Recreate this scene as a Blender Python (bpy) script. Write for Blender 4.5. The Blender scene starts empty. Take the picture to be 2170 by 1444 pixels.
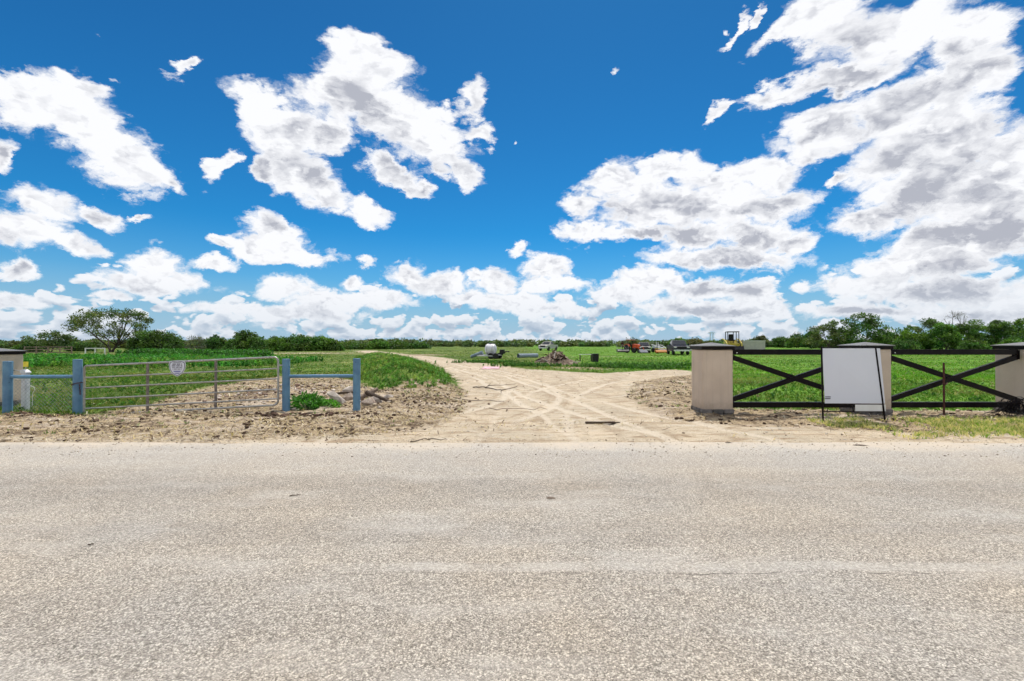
import bpy, bmesh, math, random
import numpy as np
from mathutils import Vector, Matrix, Euler
R = math.radians
scene = bpy.context.scene
COL = scene.collection

# ------------------------------------------------------------------ camera
FPX, CX, HY, CAMH = 964.0, 1085.0, 729.0, 1.6       # focal length, centre, horizon of the 2170 px photograph
cam_d = bpy.data.cameras.new('camera')
cam_d.sensor_width = 36.0
cam_d.lens = FPX / 2170 * 36
cam_d.clip_start = 0.05
cam_d.clip_end = 9000
cam = bpy.data.objects.new('camera', cam_d)
COL.objects.link(cam)
cam.location = (0, 0, CAMH)
cam.rotation_euler = (R(90) + math.atan((HY - 722) / FPX), 0, 0)
scene.camera = cam

# ------------------------------------------------------------------ sun, exposure
SUN_EL, SUN_AZ = R(66), R(12)                        # azimuth measured from +Y towards +X
sun_dir = Vector((math.cos(SUN_EL) * math.sin(SUN_AZ), math.cos(SUN_EL) * math.cos(SUN_AZ), math.sin(SUN_EL)))
sd = bpy.data.lights.new('sun', 'SUN')
sd.energy = 4.2
sd.angle = R(0.5)
sd.color = (1.0, 0.94, 0.85)
sun = bpy.data.objects.new('sun', sd)
COL.objects.link(sun)
sun.rotation_euler = sun_dir.to_track_quat('Z', 'Y').to_euler()
vs = scene.view_settings
scene.cycles.use_adaptive_sampling = True
scene.cycles.adaptive_threshold = 0.03
scene.cycles.adaptive_min_samples = 12
vs.view_transform = 'Standard'; vs.look = 'None'; vs.exposure = 0.0; vs.gamma = 1.0
scene.cycles.max_bounces = 6
scene.cycles.transparent_max_bounces = 12

# ------------------------------------------------------------------ sky with cumulus clouds
world = bpy.data.worlds.new('World')
scene.world = world
world.use_nodes = True
try:
    world.cycles.sampling_method = 'MANUAL'
    world.cycles.sample_map_resolution = 512
except Exception:
    pass

class NT:
    """small helper for writing node trees"""
    def __init__(s, tree): s.t = tree
    def n(s, kind, **kw):
        nd = s.t.nodes.new(kind)
        for k, v in kw.items(): setattr(nd, k, v)
        return nd
    def put(s, sock, v):
        if v is None: return
        if isinstance(v, bpy.types.NodeSocket): s.t.links.new(v, sock)
        else: sock.default_value = v
    def math(s, op, a=None, b=None, c=None, clamp=False):
        nd = s.n('ShaderNodeMath', operation=op); nd.use_clamp = clamp
        for i, v in enumerate((a, b, c)): s.put(nd.inputs[i], v)
        return nd.outputs[0]
    def vec(s, op, a=None, b=None, c=None, scale=None):
        nd = s.n('ShaderNodeVectorMath', operation=op)
        s.put(nd.inputs[0], a)
        if b is not None: s.put(nd.inputs[1], b)
        if c is not None: s.put(nd.inputs[2], c)
        if scale is not None: s.put(nd.inputs[3], scale)
        return nd.outputs['Value' if op in ('LENGTH', 'DOT_PRODUCT', 'DISTANCE') else 'Vector']
    def noise(s, vec, scale, detail=4, rough=0.55, dist=0.0, color=False, lac=2.0):
        nd = s.n('ShaderNodeTexNoise')
        s.put(nd.inputs['Vector'], vec); s.put(nd.inputs['Scale'], scale)
        nd.inputs['Detail'].default_value = detail; nd.inputs['Roughness'].default_value = rough
        nd.inputs['Distortion'].default_value = dist; nd.inputs['Lacunarity'].default_value = lac
        return nd.outputs['Color' if color else 0]
    def voro(s, vec, scale, feature='F1', out='Distance', detail=0.0, rand=1.0, smooth=None):
        nd = s.n('ShaderNodeTexVoronoi', feature=feature)
        s.put(nd.inputs['Vector'], vec); s.put(nd.inputs['Scale'], scale)
        if 'Detail' in nd.inputs: nd.inputs['Detail'].default_value = detail
        nd.inputs['Randomness'].default_value = rand
        if smooth is not None: nd.inputs['Smoothness'].default_value = smooth
        return nd.outputs[out]
    def ramp(s, v, lo, hi, a=0.0, b=1.0, smooth=False):
        nd = s.n('ShaderNodeMapRange'); nd.clamp = True
        if smooth: nd.interpolation_type = 'SMOOTHSTEP'
        s.put(nd.inputs['Value'], v)
        for k, x in (('From Min', lo), ('From Max', hi), ('To Min', a), ('To Max', b)): s.put(nd.inputs[k], x)
        return nd.outputs[0]
    def mix(s, f, a, b, mode='MIX'):
        nd = s.n('ShaderNodeMix', data_type='RGBA', blend_type=mode)
        s.put(nd.inputs[0], f)
        s.put(nd.inputs[6], a if isinstance(a, bpy.types.NodeSocket) else tuple(a) + (1,))
        s.put(nd.inputs[7], b if isinstance(b, bpy.types.NodeSocket) else tuple(b) + (1,))
        return nd.outputs[2]

def sky_dir(px, py):
    return Vector(((px - CX) / FPX, 1.0, (HY - py) / FPX)).normalized()

# every cumulus: azimuth / elevation of its lobes (read off as photo positions), half sizes and tilt
CLOUDS = [
 (60,215,115,50,-20),(175,265,120,55,-35),(262,335,100,50,-35),(345,378,50,18,-20),(0,330,26,36,0),(150,190,60,30,-25),
 (95,430,75,38,0),(60,492,105,38,0),(150,518,75,18,-10),(225,452,42,20,-20),(288,460,28,8,0),(32,570,42,17,0),
 (395,150,16,26,-50),(462,360,20,30,-30),
 (760,105,62,42,0),(805,150,52,52,0),(745,200,115,62,15),(845,265,120,60,-28),(930,310,85,42,-35),(985,372,28,34,0),
 (1005,215,30,44,0),(1012,285,32,24,0),(918,230,50,22,10),
 (545,250,72,34,-20),(600,300,85,62,-35),(640,360,92,50,-35),(695,415,62,26,-35),(780,450,40,26,-20),(545,345,34,22,-30),(690,290,48,40,-40),
 (830,368,72,22,-28),(875,400,32,15,0),
 (578,482,56,26,-10),(540,525,42,26,0),(622,545,95,18,-3),(600,522,50,24,0),(478,512,34,13,10),
 (450,560,42,14,0),(775,558,18,13,0),(1095,537,20,11,0),
 (315,560,58,34,-5),(320,598,118,22,-3),(235,628,46,10,0),(30,640,80,16,0),
 (598,606,52,28,0),(690,640,92,22,0),(745,605,28,12,0),(862,580,42,18,0),(930,602,72,22,0),(820,635,70,20,0),(500,655,92,14,0),(640,668,130,20,0),
 (1012,585,20,14,0),(1060,598,34,26,0),(1160,566,48,28,0),(1172,604,72,18,0),(1080,640,74,20,0),(990,628,45,13,0),(1160,655,80,16,0),
 (1300,385,62,34,0),(1420,365,75,36,0),(1510,385,90,40,0),(1640,370,58,36,0),(1680,425,55,30,0),(1240,435,45,34,0),(1235,490,62,26,0),
 (1400,440,150,46,0),(1560,435,120,44,0),(1345,496,110,16,0),
 (1480,502,78,26,0),(1600,500,66,34,0),(1540,545,145,24,0),(1680,520,46,18,0),
 (1380,590,72,24,0),(1330,620,72,24,0),(1480,612,100,22,0),(1600,622,54,32,0),(1450,652,110,20,0),(1580,662,110,20,0),(1698,605,26,14,0),
 (1535,45,34,9,50),(1580,20,30,9,45),(1660,55,95,22,28),(1760,30,110,50,12),(1900,60,130,70,20),(2050,80,110,34,25),
 (1530,240,46,14,30),(1660,190,120,24,22),(1780,160,95,24,12),
 (1760,262,110,40,25),(1900,230,130,55,30),(2050,160,110,62,35),(2040,280,110,90,20),(1905,330,120,60,20),(1715,305,42,34,0),
 (1985,400,165,72,10),(1835,460,82,30,10),(2120,400,110,110,0),(2150,310,40,38,0),
 (2060,500,190,62,10),(1960,560,160,40,5),(1830,600,110,24,3),(2010,618,200,34,0),(1780,380,32,13,15),(2090,665,180,22,0),(1820,660,150,16,0),
]

def cloud_field_group(name, lobes):
    g = bpy.data.node_groups.new(name, 'ShaderNodeTree')
    g.interface.new_socket('Vector', in_out='INPUT', socket_type='NodeSocketVector')
    g.interface.new_socket('Field', in_out='OUTPUT', socket_type='NodeSocketFloat')
    T = NT(g)
    gi = T.n('NodeGroupInput'); go = T.n('NodeGroupOutput')
    acc = None
    src = gi.outputs[0]
    for i, (px, py, rx, ry, rot) in enumerate(lobes):
        if i and i % 6 == 0:            # chains the chunks so that the shader needs little stack
            src = T.vec('ADD', src, T.vec('SCALE', (1e-6, 1e-6, 1e-6), scale=acc))
        c = sky_dir(px, py)
        ca, sa = math.cos(R(rot)), math.sin(R(rot))
        a = sky_dir(px + rx * ca, py - rx * sa) - sky_dir(px - rx * ca, py + rx * sa)
        b = sky_dir(px - ry * sa, py - ry * ca) - sky_dir(px + ry * sa, py + ry * ca)
        la, lb = a.length / 2, b.length / 2
        a.normalize()
        b = (b - a * b.dot(a)).normalized()
        n = a.cross(b)
        m = Matrix((a, b, n)).transposed()
        mp = T.n('ShaderNodeMapping', vector_type='TEXTURE')
        T.put(mp.inputs['Vector'], src)
        mp.inputs['Location'].default_value = c
        mp.inputs['Rotation'].default_value = m.to_euler('XYZ')
        mp.inputs['Scale'].default_value = (la * 1.20, lb * 1.22, max(la, lb) * 1.5)
        L = T.vec('LENGTH', mp.outputs[0])
        acc = L if acc is None else T.math('SMOOTH_MIN', acc, L, 0.28)
    T.put(go.inputs[0], T.math('SUBTRACT', 1.0, acc))
    return g

def build_world():
    T = NT(world.node_tree)
    T.t.nodes.clear()
    tc = T.n('ShaderNodeTexCoord')
    d = tc.outputs['Generated']
    sky = T.n('ShaderNodeTexSky', sky_type='NISHITA')
    sky.sun_disc = False
    sky.sun_elevation = SUN_EL
    sky.sun_rotation = SUN_AZ
    sky.air_density = 1.0; sky.dust_density = 0.6; sky.ozone_density = 2.5
    skyc = T.vec('SCALE', sky.outputs[0], scale=0.12)
    # deeper, more saturated azure, as a polarised lens records it
    grp_all = cloud_field_group('cloud_lobes', CLOUDS)
    grp_big = cloud_field_group('cloud_masses', [c for c in CLOUDS if c[2] * c[3] > 1900])
    sp = T.n('ShaderNodeSeparateXYZ'); T.put(sp.inputs[0], d)
    z = T.math('MAXIMUM', sp.outputs[2], 0.0)
    zo = T.math('ADD', z, 0.24)
    grow = lambda zz: T.math('SUBTRACT', 3.0, T.math('MULTIPLY', zz, 2.8))      # finer clouds towards the horizon
    q = T.vec('SCALE', d, scale=grow(z))
    amp = T.ramp(z, 0.0, 0.45, 0.022, 0.105)
    tint = T.mix(T.ramp(z, 0.10, 0.62, 0.0, 1.0), (0.09, 0.62, 0.95), (0.08, 0.42, 0.70))
    deep = T.vec('MULTIPLY', skyc, tint)
    def field(dirv, qv, full=True):
        w1 = T.vec('SUBTRACT', T.noise(qv, 4.4, 6 if full else 1, 0.60, color=True, lac=2.1), (0.5, 0.5, 0.5))
        p = T.vec('ADD', dirv, T.vec('SCALE', w1, scale=T.math('MULTIPLY', amp, 1.35)))
        g = T.n('ShaderNodeGroup'); g.node_tree = grp_all if full else grp_big
        T.put(g.inputs[0], p)
        f = g.outputs[0]
        qw = T.vec('ADD', qv, T.vec('SCALE', w1, scale=0.22))
        bil = T.voro(qw, 6.5, 'F1', detail=2.0 if full else 1.0)
        if full:
            fine = T.noise(qw, 19.0, 4, 0.66)
            f2 = T.math('ADD', f, T.math('MULTIPLY', T.math('SUBTRACT', 0.50, bil), 0.50))
            f2 = T.math('ADD', f2, T.math('MULTIPLY', T.math('SUBTRACT', fine, 0.5), 0.70))
            return T.math('ADD', f2, 0.22), bil, qw
        f = T.math('ADD', f, T.math('MULTIPLY', T.math('SUBTRACT', 0.50, bil), 0.45))
        return T.math('ADD', f, 0.20), bil, qw
    F0, bil0, qw0 = field(d, q)
    # the same field a little way towards the sun: how much cloud the light has crossed
    off = T.vec('SCALE', tuple(sun_dir), scale=T.math('MULTIPLY', zo, 0.18))
    d2 = T.vec('NORMALIZE', T.vec('ADD', d, off))
    sp2 = T.n('ShaderNodeSeparateXYZ'); T.put(sp2.inputs[0], d2)
    q2 = T.vec('SCALE', d2, scale=grow(T.math('MAXIMUM', sp2.outputs[2], 0.0)))
    F1, bil1, _q = field(d2, q2, False)
    # billows: the side of every puff that faces the sun is brighter
    off3 = T.vec('SCALE', tuple(sun_dir), scale=T.math('MULTIPLY', zo, 0.020))
    qb = T.vec('ADD', qw0, T.vec('SCALE', off3, scale=grow(z)))
    bilb = T.voro(qb, 6.5, 'F1', detail=2.0)
    relief = T.math('MULTIPLY', T.math('SUBTRACT', bil0, bilb), 4.6)          # > 0 on shaded flanks
    # low cloud rows in the distance
    hq = T.vec('MULTIPLY', d, (22.0, 22.0, 38.0))
    def hfield(v):
        w = T.vec('SCALE', T.vec('SUBTRACT', T.noise(v, 0.9, 3, 0.55, color=True), (0.5, 0.5, 0.5)), scale=0.9)
        vv = T.vec('ADD', v, w)
        return T.math('ADD', T.math('MULTIPLY', T.math('SUBTRACT', 0.55, T.voro(vv, 0.75, 'F1', detail=2.0)), 0.8), T.math('SUBTRACT', T.noise(vv, 0.55, 5, 0.6), 0.5))
    h0 = hfield(hq)
    h1 = hfield(T.vec('ADD', hq, (0.0, 0.0, 0.42)))
    cover = T.ramp(z, 0.045, 0.19, 0.40, -0.22)
    hf = T.math('ADD', h0, cover)
    horiz = T.ramp(hf, 0.0, 0.10, 0.0, 0.93, True)
    hsh = T.math('ADD', T.math('MULTIPLY', T.ramp(T.math('ADD', h1, cover), 0.0, 0.35), 0.65), T.math('MULTIPLY', T.math('SUBTRACT', h1, h0), 0.9), clamp=True)
    alpha = T.ramp(F0, -0.10, 0.36, 0.0, 1.0, True)
    thick = T.ramp(F1, -0.05, 0.85, 0.0, 1.0, True)
    core = T.ramp(F0, 0.18, 0.80, 0.0, 1.0, True)
    shade = T.math('MULTIPLY', thick, core)
    soft = T.noise(q, 2.0, 3, 0.5)
    shade = T.math('MULTIPLY', shade, T.ramp(soft, 0.32, 0.60, 0.72, 1.10, True))
    shade = T.math('ADD', shade, T.math('MULTIPLY', relief, T.math('ADD', T.math('MULTIPLY', core, 0.38), 0.14)), clamp=True)
    white = T.mix(shade, (0.98, 0.99, 1.02), (0.47, 0.49, 0.56))
    hcol = T.mix(hsh, (0.98, 0.99, 1.02), (0.34, 0.43, 0.56))
    # pale air near the horizon
    airf = T.ramp(z, 0.0, 0.24, 0.95, 0.0, False)
    airf = T.math('POWER', airf, 1.6)
    base = T.mix(airf, deep, (0.34, 0.55, 0.74))
    c1 = T.mix(horiz, base, hcol)
    c2 = T.mix(alpha, c1, white)
    # unseen broken cloud added overhead and behind the viewer, brightening and whitening shaded faces
    rest = T.ramp(T.math('SUBTRACT', z, T.math('MULTIPLY', sp.outputs[1], 0.80)), 0.03, 0.16, 0.0, 1.0, True)
    rn = T.noise(q, 2.4, 5, 0.6)
    rest = T.math('MULTIPLY', rest, T.ramp(rn, 0.40, 0.52, 0.0, 1.0, True))
    c2 = T.mix(rest, c2, T.mix(T.ramp(rn, 0.55, 0.75), (1.0, 1.0, 1.02), (0.55, 0.57, 0.62)))
    c2 = T.mix(T.ramp(z, 0.0, 0.13, 0.46, 0.0), c2, (0.50, 0.60, 0.72))
    # below the horizon: plain ground tone
    low = T.ramp(sp.outputs[2], -0.02, 0.0, 1.0, 0.0)
    c3 = T.mix(low, c2, (0.25, 0.27, 0.2))
    bg = T.n('ShaderNodeBackground'); T.put(bg.inputs['Color'], c3); bg.inputs['Strength'].default_value = 1.0
    out = T.n('ShaderNodeOutputWorld'); T.put(out.inputs['Surface'], bg.outputs[0])
build_world()

# ------------------------------------------------------------------ helpers
rng = np.random.default_rng(7)
random.seed(7)

def _hash(ix, iy, seed):
    h = (ix.astype(np.int64) * 374761393 + iy.astype(np.int64) * 668265263 + seed * 974711) & 0x7fffffff
    h = ((h ^ (h >> 13)) * 1274126177) & 0x7fffffff
    return ((h ^ (h >> 16)) & 0xffff) / 65535.0
def vnoise(x, y, seed=0):
    x = np.asarray(x, float); y = np.asarray(y, float)
    ix = np.floor(x); iy = np.floor(y)
    fx = x - ix; fy = y - iy
    fx = fx * fx * (3 - 2 * fx); fy = fy * fy * (3 - 2 * fy)
    a = _hash(ix, iy, seed); b = _hash(ix + 1, iy, seed); c = _hash(ix, iy + 1, seed); d = _hash(ix + 1, iy + 1, seed)
    return (a + (b - a) * fx) * (1 - fy) + (c + (d - c) * fx) * fy
def fbm(x, y, f, octs=4, seed=0, gain=0.5):
    x = np.asarray(x, float); y = np.asarray(y, float)
    s = 0.0; amp = 1.0; tot = 0.0
    for k in range(octs):
        s = s + amp * (vnoise(x * f + 17.3 * k, y * f - 9.1 * k, seed + k) - 0.5); tot += amp
        amp *= gain; f *= 2.03
    return s / tot * 2            # about -1..1
def sstep(a, b, x):
    t = np.clip((np.asarray(x, float) - a) / (b - a), 0, 1)
    return t * t * (3 - 2 * t)
def poly_sd(x, y, poly):
    """signed distance to a polygon, negative inside"""
    x = np.asarray(x, float); y = np.asarray(y, float)
    d = np.full(x.shape, 1e9); inside = np.zeros(x.shape, bool)
    n = len(poly)
    for i in range(n):
        ax, ay = poly[i]; bx, by = poly[(i + 1) % n]
        ex, ey = bx - ax, by - ay
        t = np.clip(((x - ax) * ex + (y - ay) * ey) / (ex * ex + ey * ey), 0, 1)
        d = np.minimum(d, np.hypot(x - ax - t * ex, y - ay - t * ey))
        c = (ay > y) != (by > y)
        if ey != 0: inside ^= c & (x < (y - ay) / ey * ex + ax)
    return np.where(inside, -d, d)
def G(px, py):
    """where a photo position meets level ground"""
    D = CAMH * FPX / (py - HY)
    return ((px - CX) / FPX * D, D)
def XD(px, D): return (px - CX) / FPX * D
def ZD(py, D): return CAMH + (HY - py) / FPX * D

ROAD_EDGE = 7.25
# zones of the ground in plan (metres)
SAND = [(-60,6),(60,6),(60,8.9),(12,9.0),(8,9.1),(4.6,9.3),(4.0,9.9),(3.55,11),(3.5,13),(4.0,15),(5.0,17.2),(7.2,18.8),(8.6,19.5),(9.4,20.6),(9.8,22.5),
        (10.2,26),(10.0,27.2),(9.2,27.6),(4.9,24.2),(3.2,25.6),(0.8,28.2),(-1.6,35),(-4.4,42.5),(-9,54),(-22,80),(-30,100),(-34,98),(-24,74),(-12.5,53),(-8.4,43),(-5.5,33.5),
        (-3.5,25),(-2.25,19),(-1.75,15.3),(-1.45,12.7),(-1.3,10.6),(-2.4,9.4),(-6,9.0),(-12,9.9),(-60,10.2)]
DEBRIS_L = [G(*p) for p in [(-200,884),(60,880),(175,884),(300,866),(440,822),(600,797),(700,795),(765,812),(800,832),(870,812),(940,806),(992,832),(990,876),(905,915),(760,930),(450,936),(200,940),(-200,940)]]
DEBRIS_R = [G(*p) for p in [(1322,846),(1345,812),(1420,800),(1478,797),(1555,845),(1560,870),(1900,872),(2500,872),(2500,925),(1900,918),(1560,906),(1430,894)]]
BERM = [(-8.5,26),(-6.0,19.5),(-4.2,16.2),(-2.9,15.2),(-2.5,17.5),(-3.2,21),(-4.6,27),(-6.5,34),(-9.2,42),(-14,52),(-17,50),(-13,38)]

def line_dist(x, y, pts):
    d = np.full(np.shape(x), 1e9)
    for (ax, ay), (bx, by) in zip(pts[:-1], pts[1:]):
        ex, ey = bx - ax, by - ay
        q = np.clip(((x - ax) * ex + (y - ay) * ey) / (ex * ex + ey * ey), 0, 1)
        d = np.minimum(d, np.hypot(x - ax - q * ex, y - ay - q * ey))
    return d
def smooth_line(pts, n=8):
    P = np.array(pts, float); out = []
    for i in range(len(P) - 1):
        p0, p1, p2, p3 = P[max(i - 1, 0)], P[i], P[i + 1], P[min(i + 2, len(P) - 1)]
        for q in np.linspace(0, 1, n, endpoint=False):
            out.append(tuple(.5 * ((2 * p1) + (-p0 + p2) * q + (2 * p0 - 5 * p1 + 4 * p2 - p3) * q * q + (-p0 + 3 * p1 - 3 * p2 + p3) * q ** 3)))
    return out + [tuple(P[-1])]
TRACKS = [smooth_line(p) for p in ([(1.9, 7.4), (1.2, 11), (0.2, 16), (-1.4, 23), (-4.2, 32), (-7.6, 42), (-11.5, 52)], [(0.2, 7.4), (0.6, 11), (1.6, 15), (4.2, 20), (8.5, 23), (12.5, 24.5)],
                                    [(3.6, 7.4), (2.2, 10.5), (0.9, 15), (-0.6, 22), (-3.4, 31)], [(-2.4, 7.5), (-0.4, 10), (0.6, 14), (0.2, 20), (-2.2, 28.5)])]
def ruts(x, y):
    """wheel ruts pressed into the drive: 1 in the middle of a rut, negative on the ridges beside it"""
    v = np.zeros(np.shape(x))
    m = (np.abs(x) < 16) & (y > 7.2) & (y < 54)
    xs_, ys_ = np.asarray(x)[m], np.asarray(y)[m]
    a = np.zeros(xs_.shape)
    for i, T_ in enumerate(TRACKS):
        e = np.abs(line_dist(xs_ + .12 * fbm(xs_, ys_, .5, 2, 140 + i), ys_, T_) - 0.78)
        w = 0.5 + 0.5 * np.clip(fbm(xs_, ys_, .35, 3, 150 + i) * 2 + .6, 0, 1)
        a = np.maximum(a, np.exp(-(e / .13) ** 2) * w) if i % 2 == 0 else np.maximum(a, np.exp(-(e / .13) ** 2) * w * .8)
        a = a - 0.45 * np.exp(-((e - .26) / .09) ** 2) * w * (a < .3)
    v[m] = a
    return v
def height(x, y):
    x = np.asarray(x, float); y = np.asarray(y, float)
    far = sstep(7.0, 7.9, y + 0.28 * fbm(x, x * 0, 0.45, 5, 2))
    z = -0.05 + 0.072 * far
    z = z + 0.020 * fbm(x, y, 0.9, 4, 3) * sstep(6.7, 7.4, y)
    z = z + 0.10 * fbm(x, y, 0.09, 3, 11) * sstep(11, 30, y)
    z = z + 0.35 * fbm(x, y, 0.012, 3, 21) * sstep(60, 200, y)
    z = z + 0.0016 * np.clip(y - 45, 0, 400)
    dl = sstep(0.5, -0.6, poly_sd(x, y, DEBRIS_L)); dr = sstep(0.5, -0.6, poly_sd(x, y, DEBRIS_R))
    rough = np.clip(fbm(x, y, 2.2, 4, 31) + 0.15, 0, 1) * 0.09 + np.abs(fbm(x, y, 5.0, 3, 37)) * 0.035
    z = z + (dl + dr) * rough * sstep(7.6, 8.6, y)
    # wheel tracks and ruts of the drive
    sd = poly_sd(x, y, SAND)
    z = z + np.where(sd < 0, 0.022 * fbm(x * 0.7, y * 2.2, 0.8, 4, 41), 0)
    z = z - 0.032 * ruts(x, y) * sstep(7.6, 8.6, y)
    # bank of pushed-up soil left of the drive, heap behind the gate, weed berm
    z = z + 0.10 * np.exp(-((x + 2.4) / 0.7) ** 2 - ((y - 12.4) / 1.7) ** 2)
    z = z + 0.30 * np.exp(-((x + 6.3) / 1.9) ** 2 - ((y - 13.6) / 1.5) ** 2)
    z = z + 0.55 * sstep(0.6, -1.8, poly_sd(x, y, BERM)) * (1 - 0.85 * sstep(1.6, -0.4, poly_sd(x, y, DEBRIS_L)))
    z = z + 0.14 * np.exp(-((x - 4.3) / 0.8) ** 2 - ((y - 13.2) / 1.2) ** 2)
    return z
def gz(x, y): return float(height(np.array([x]), np.array([y]))[0])

def new_mesh(name, verts, faces, mats, parent=None, smooth=False, cols=None, mat_idx=None):
    me = bpy.data.meshes.new(name)
    verts = np.asarray(verts, dtype=np.float32)
    if isinstance(faces, np.ndarray):
        nf, k = faces.shape
        me.vertices.add(len(verts)); me.vertices.foreach_set('co', verts.ravel())
        me.loops.add(nf * k); me.loops.foreach_set('vertex_index', faces.astype(np.int32).ravel())
        me.polygons.add(nf)
        me.polygons.foreach_set('loop_start', np.arange(0, nf * k, k, dtype=np.int32))
        me.polygons.foreach_set('loop_total', np.full(nf, k, dtype=np.int32))
        me.update(calc_edges=True)
    else:
        me.from_pydata([tuple(v) for v in verts], [], faces)
    for m in (mats if isinstance(mats, (list, tuple)) else [mats]): me.materials.append(m)
    if cols is not None:
        a = me.color_attributes.new('tint', 'FLOAT_COLOR', 'POINT')
        c = np.ones((len(verts), 4), np.float32); c[:, :3] = cols
        a.data.foreach_set('color', c.ravel())
    if smooth: me.polygons.foreach_set('use_smooth', np.ones(len(me.polygons), bool))
    if mat_idx is not None: me.polygons.foreach_set('material_index', np.asarray(mat_idx, np.int32))
    ob = bpy.data.objects.new(name, me)
    COL.objects.link(ob)
    if parent: ob.parent = parent
    return ob
def tag(o, label=None, cat=None, group=None, kind=None):
    if label: o['label'] = label
    if cat: o['category'] = cat
    if group: o['group'] = group
    if kind: o['kind'] = kind
    return o
def thing(name, label, cat, loc=(0, 0, 0), rz=0.0, group=None):
    o = bpy.data.objects.new(name, None); COL.objects.link(o)
    o.empty_display_size = 0.1
    o.location = loc; o.rotation_euler = (0, 0, rz)
    return tag(o, label, cat, group)
def copy_tree(o, parent=None):
    c = o.copy(); COL.objects.link(c)
    if parent: c.parent = parent
    for ch in [x for x in COL.objects if x.parent == o]: copy_tree(ch, c)
    return c

class MB:
    """collects shapes into one mesh"""
    def __init__(s): s.v = []; s.f = []
    def add(s, vs_, fs):
        k = len(s.v); s.v += [tuple(v) for v in vs_]; s.f += [tuple(i + k for i in f) for f in fs]; return s
    def box(s, c, d, rot=None):
        hx, hy, hz = d[0] / 2, d[1] / 2, d[2] / 2
        vs_ = [Vector((x, y, z)) for x in (-hx, hx) for y in (-hy, hy) for z in (-hz, hz)]
        if rot is not None:
            m = rot if isinstance(rot, Matrix) else Euler(rot).to_matrix()
            vs_ = [m @ v for v in vs_]
        return s.add([v + Vector(c) for v in vs_], [(0,1,3,2),(4,6,7,5),(0,4,5,1),(2,3,7,6),(0,2,6,4),(1,5,7,3)])
    def tube(s, pts, rad, n=10, cap=True):
        pts = [Vector(p) for p in pts]
        rad = rad if isinstance(rad, (list, tuple)) else [rad] * len(pts)
        ring = []; up = None
        for i, p in enumerate(pts):
            t = (pts[min(i + 1, len(pts) - 1)] - pts[max(i - 1, 0)]).normalized()
            if up is None: up = Vector((0, 0, 1)) if abs(t.z) < 0.9 else Vector((0, 1, 0))
            a = t.cross(up).normalized(); b = a.cross(t).normalized(); up = b
            ring.append([p + (a * math.cos(6.28318 * k / n) + b * math.sin(6.28318 * k / n)) * rad[i] for k in range(n)])
        vs_ = [v for r in ring for v in r]; fs = []
        for i in range(len(pts) - 1):
            for k in range(n):
                k2 = (k + 1) % n
                fs.append((i * n + k, i * n + k2, (i + 1) * n + k2, (i + 1) * n + k))
        if cap: fs.append(tuple(range(n - 1, -1, -1))); fs.append(tuple((len(pts) - 1) * n + k for k in range(n)))
        return s.add(vs_, fs)
    def prism(s, prof, w, axis='y'):
        """profile (a, z) extruded by +-w/2 across; axis is the extrusion axis"""
        n = len(prof)
        f = (lambda a, z, t: (a, t, z)) if axis == 'y' else (lambda a, z, t: (t, a, z))
        vs_ = [f(a, z, -w / 2) for a, z in prof] + [f(a, z, w / 2) for a, z in prof]
        fs = [tuple(range(n)), tuple(range(2 * n - 1, n - 1, -1))] + [(i, i + n, (i + 1) % n + n, (i + 1) % n) for i in range(n)]
        return s.add(vs_, fs)
    def lathe(s, prof, c=(0, 0, 0), n=20):
        vs_ = []; fs = []
        for r, z in prof:
            for k in range(n):
                a = 6.28318 * k / n; vs_.append((c[0] + r * math.cos(a), c[1] + r * math.sin(a), c[2] + z))
        for i in range(len(prof) - 1):
            for k in range(n):
                k2 = (k + 1) % n; fs.append((i * n + k, i * n + k2, (i + 1) * n + k2, (i + 1) * n + k))
        fs.append(tuple(range(n - 1, -1, -1))); fs.append(tuple((len(prof) - 1) * n + k for k in range(n)))
        return s.add(vs_, fs)
    def build(s, name, mat, parent=None, bevel=0.0, smooth=False, segs=2):
        me = bpy.data.meshes.new(name); me.from_pydata(s.v, [], s.f); me.materials.append(mat)
        bm = bmesh.new(); bm.from_mesh(me)
        bmesh.ops.recalc_face_normals(bm, faces=bm.faces)
        if bevel:
            es = [e for e in bm.edges if len(e.link_faces) == 2 and e.calc_face_angle(0) > 0.6]
            bmesh.ops.bevel(bm, geom=es, offset=bevel, segments=segs, affect='EDGES', clamp_overlap=True)
        bm.to_mesh(me); bm.free()
        if smooth: 
            me.polygons.foreach_set('use_smooth', np.ones(len(me.polygons), bool))
            try: me.set_sharp_from_angle(angle=R(40))
            except Exception: pass
        ob = bpy.data.objects.new(name, me); COL.objects.link(ob)
        if parent: ob.parent = parent
        return ob

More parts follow.
